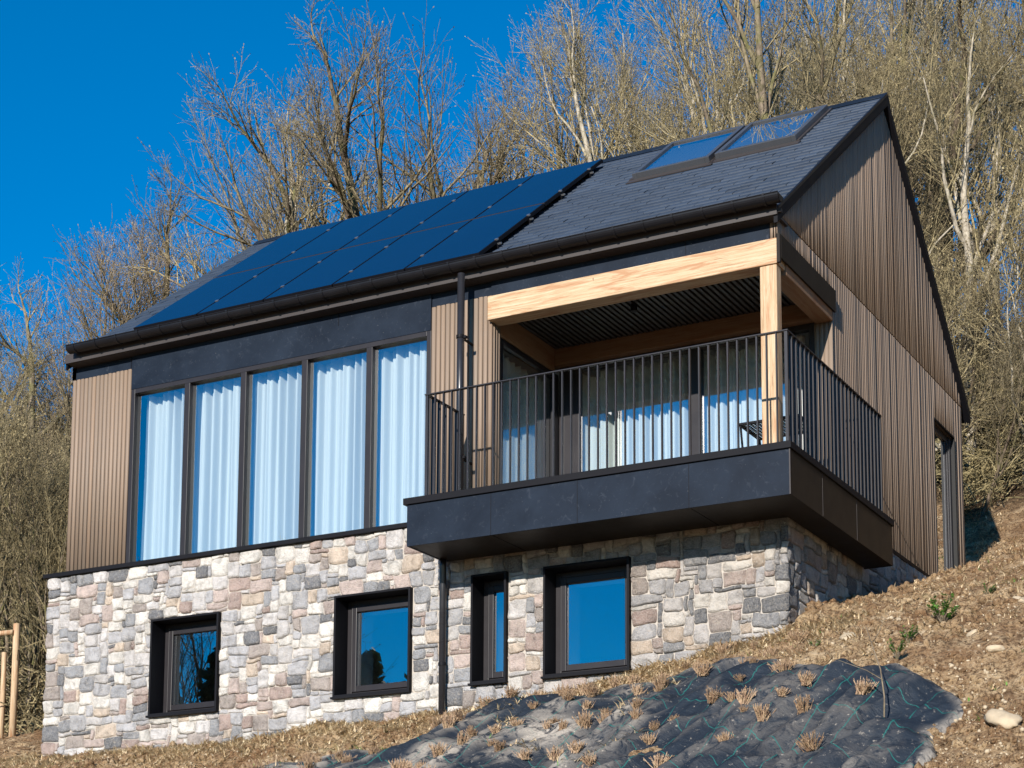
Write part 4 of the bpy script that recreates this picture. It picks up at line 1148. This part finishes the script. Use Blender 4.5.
# --- brambles and scrub floor
def thicket(name, spots, mat, label, seed, h=(.5, 1.3), per=34):
    r = np.random.RandomState(seed); VV = []; FF = []; n = 0
    for (x, y) in spots:
        z = float(ground_z(x, y))
        for k in range(per):
            a = r.rand() * 6.28; l = r.uniform(.25, 1.2); hh = r.uniform(*h)
            p = np.array([x + r.normal(0, .35), y + r.normal(0, .35), z - .1]); d = np.array([math.cos(a) * l, math.sin(a) * l, 1.0]); m = 6
            pts = [p]
            for q in range(m): d = d + np.array([0, 0, -.22]) + r.normal(0, .22, 3); pts.append(pts[-1] + d / np.linalg.norm(d) * hh / m * 1.4)
            pts = np.array(pts); w = r.uniform(.004, .009); s1 = np.array([-math.sin(a), math.cos(a), 0]) * w; s2 = np.array([0, 0, 1.0]) * w
            for s_ in (s1, s2):
                v = np.empty((2 * (m + 1), 3)); v[0::2] = pts - s_; v[1::2] = pts + s_; VV.append(v)
                FF.append(np.array([[n + 2*i, n + 2*i+1, n + 2*i+3, n + 2*i+2] for i in range(m)])); n += 2 * (m + 1)
            nb = 9; bi = r.randint(1, m + 1, nb); B = pts[bi] + r.normal(0, .03, (nb, 3)); sz = r.uniform(.008, .020, (nb, 1)); u = r.normal(0, 1, (nb, 3)); u /= np.linalg.norm(u, axis=1, keepdims=True); w_ = np.cross(u, r.normal(0, 1, (nb, 3))); w_ /= np.linalg.norm(w_, axis=1, keepdims=True)
            v = np.stack([B, B + u * sz + w_ * sz * .7, B + u * sz * 2, B + u * sz - w_ * sz * .7], 1).reshape(-1, 3); VV.append(v); FF.append(np.arange(nb * 4).reshape(nb, 4) + n); n += nb * 4
    o = link(name, npmesh(name, np.concatenate(VV), np.concatenate(FF), mat)); tag(o, label, 'undergrowth', kind='stuff')
r = np.random.RandomState(61)
sp = []
while len(sp) < 330:
    x, y = r.uniform(-13, 3.5), r.uniform(9.8, 20)
    if pxcol(x, y) > 860 and y > 10.2 + .8 * vnoise(x * .9, 0, 0, 4): sp.append((x, y))
thicket('brambles', sp, M['twig_olive'], 'tangled olive brambles and scrub along the wood edge above the bare slope', 1, (.5, 1.5))
sp = []
while len(sp) < 330:
    x, y = r.uniform(-32, -9.2), r.uniform(2.6, 16)
    if -60 < pxcol(x, y) < 90 and y > 2.6 - .12 * (x + 9): sp.append((x, y))
thicket('brambles', sp, M['twig'], 'tangled tan brambles and dry scrub left of the stone wall', 2, (.6, 1.6))

# ---------------------------------------------------------------- conifers across the valley: only their reflection shows in the panes
def conifer(x, y, h, seed, label):
    r = np.random.RandomState(seed); o = root('conifer', (x, y, float(ground_z(x, y))), label, 'tree', 'dark conifers opposite the house')
    mb = MB(); mb.tube([(0, 0, -.3), (0, 0, h * .5), (0, 0, h)], [h * .02, h * .013, .01], 8); link('trunk', mb.mesh('trunk', M['bark']), o)
    VV = []; FF = []; n = 0
    for k in range(int(h * 26)):
        t = r.uniform(.1, 1) ** .8; z = h * t; L = (h * .26 * (1 - t) + .15) * r.uniform(.75, 1.15); a = r.rand() * 6.28
        for q in range(16):
            f_ = r.uniform(.15, 1); p = np.array([math.cos(a) * L * f_, math.sin(a) * L * f_, z - L * f_ * .25 + r.normal(0, .06)]) + r.normal(0, .08 + .04 * L, 3)
            u = r.normal(0, 1, 3); u /= np.linalg.norm(u); w_ = np.cross(u, r.normal(0, 1, 3)); w_ /= np.linalg.norm(w_); s_ = r.uniform(.10, .24)
            VV += [p - u * s_, p + w_ * s_ * .5, p + u * s_, p - w_ * s_ * .5]; FF.append((n, n+1, n+2, n+3)); n += 4
    link('crown', npmesh('crown', VV, FF, M['conifer']), o)
LABC = ['tallest', 'second tallest', 'broad', 'narrow', 'small', 'left-hand', 'right-hand', 'outlying', 'leaning']
scatter(22, 2.5, 16, 9, 24, 1.6, ['ash1', 'multi1', 'oak2'], ['tan', 'pale', 'olive'], .8, 1.0, 'bare tree of the wood beyond the right edge of the photo', 'trees beyond the right edge')
scatter(16, -40, -14, 4, 26, 2.0, ['oak3', 'ash1', 'multi1', 'oak2'], ['tan', 'dark', 'pale'], .6, .85, 'bare tree of the wood beyond the left edge of the photo', 'trees beyond the left edge', lambda x, y: pxcol(x, y) < -60)
CONI = [(-22.7, -27, 11.2, 'tallest'), (-21.6, -27.4, 10.3, 'second tallest'), (-20.4, -28, 9.8, 'rightmost'), (-23.9, -28, 10.0, 'low'),
        (-30.2, -25, 13.4, 'broad leftmost'), (-28.6, -24.3, 12.4, 'broad'), (-27.1, -26, 11.6, 'pointed'), (-25.8, -26, 10.8, 'small')]
for k, (x, y, h, w_) in enumerate(CONI):
    conifer(x, y, h, 70 + k, w_ + ' dark conifer on the valley side mirrored in the lower windows')
for k, (x, y, key) in enumerate([(-31.5, -32, 'oak1'), (-34, -30, 'oak2'), (-36.4, -33, 'oak3')]):
    tree(key, x, y, 1.75, k * 2.0, 'dark', ['nearest', 'middle', 'farthest'][k] + ' bare tree on the valley side mirrored in the leftmost lower window', 'bare trees opposite the house')

# ---------------------------------------------------------------- light, sky, camera
sdir = Vector((-.122, 1.0, -.37)).normalized()         # the way the sunlight travels
sun = bpy.data.lights.new('sun', 'SUN'); sun.energy = 5.0; sun.angle = math.radians(.5); sun.color = (1.0, .94, .86)
so_ = bpy.data.objects.new('sun', sun); COL.objects.link(so_); so_.rotation_euler = sdir.to_track_quat('-Z', 'Y').to_euler(); so_.location = (0, -20, 20)
w = bpy.data.worlds.new('World'); scene.world = w; w.use_nodes = True; nt = w.node_tree; nt.nodes.clear()
sky = nt.nodes.new('ShaderNodeTexSky'); sky.sky_type = 'NISHITA'; sky.sun_disc = False
elev = math.asin(-sdir.z); sky.sun_elevation = elev; sky.sun_rotation = math.atan2(-sdir.x, -sdir.y)
sky.air_density = 1.0; sky.dust_density = .15; sky.ozone_density = 4.0; sky.altitude = 1200
hs = nt.nodes.new('ShaderNodeHueSaturation'); hs.inputs['Saturation'].default_value = 1.5; hs.inputs['Hue'].default_value = .497
bg = nt.nodes.new('ShaderNodeBackground'); bg.inputs[1].default_value = .108
ow = nt.nodes.new('ShaderNodeOutputWorld')
nt.links.new(sky.outputs[0], hs.inputs['Color']); nt.links.new(hs.outputs[0], bg.inputs[0]); nt.links.new(bg.outputs[0], ow.inputs[0])
cam = bpy.data.cameras.new('camera'); co = bpy.data.objects.new('camera', cam); COL.objects.link(co); scene.camera = co
fw = Vector((-math.sin(YAW) * math.cos(PITCH), math.cos(YAW) * math.cos(PITCH), math.sin(PITCH)))
rt_ = Vector((math.cos(YAW), math.sin(YAW), 0)); upv = rt_.cross(fw)
r2 = rt_ * math.cos(ROLL) + upv * math.sin(ROLL); u2 = -rt_ * math.sin(ROLL) + upv * math.cos(ROLL)
co.matrix_world = Matrix(((r2.x, u2.x, -fw.x, CAMX), (r2.y, u2.y, -fw.y, CAMY), (r2.z, u2.z, -fw.z, CAMZ), (0, 0, 0, 1)))
cam.sensor_fit = 'HORIZONTAL'; cam.sensor_width = 36; cam.lens = FPX / 1024 * 36
cam.shift_x = (512 - PX) / 1024; cam.shift_y = (PY - 384) / 1024
cam.clip_start = .1; cam.clip_end = 2000
vs_ = scene.view_settings; vs_.view_transform = 'Standard'; vs_.look = 'None'; vs_.exposure = .68; vs_.gamma = 1
scene.cycles.diffuse_bounces = 1; scene.cycles.max_bounces = 8; scene.cycles.transparent_max_bounces = 12
scene.cycles.caustics_reflective = False; scene.cycles.caustics_refractive = False
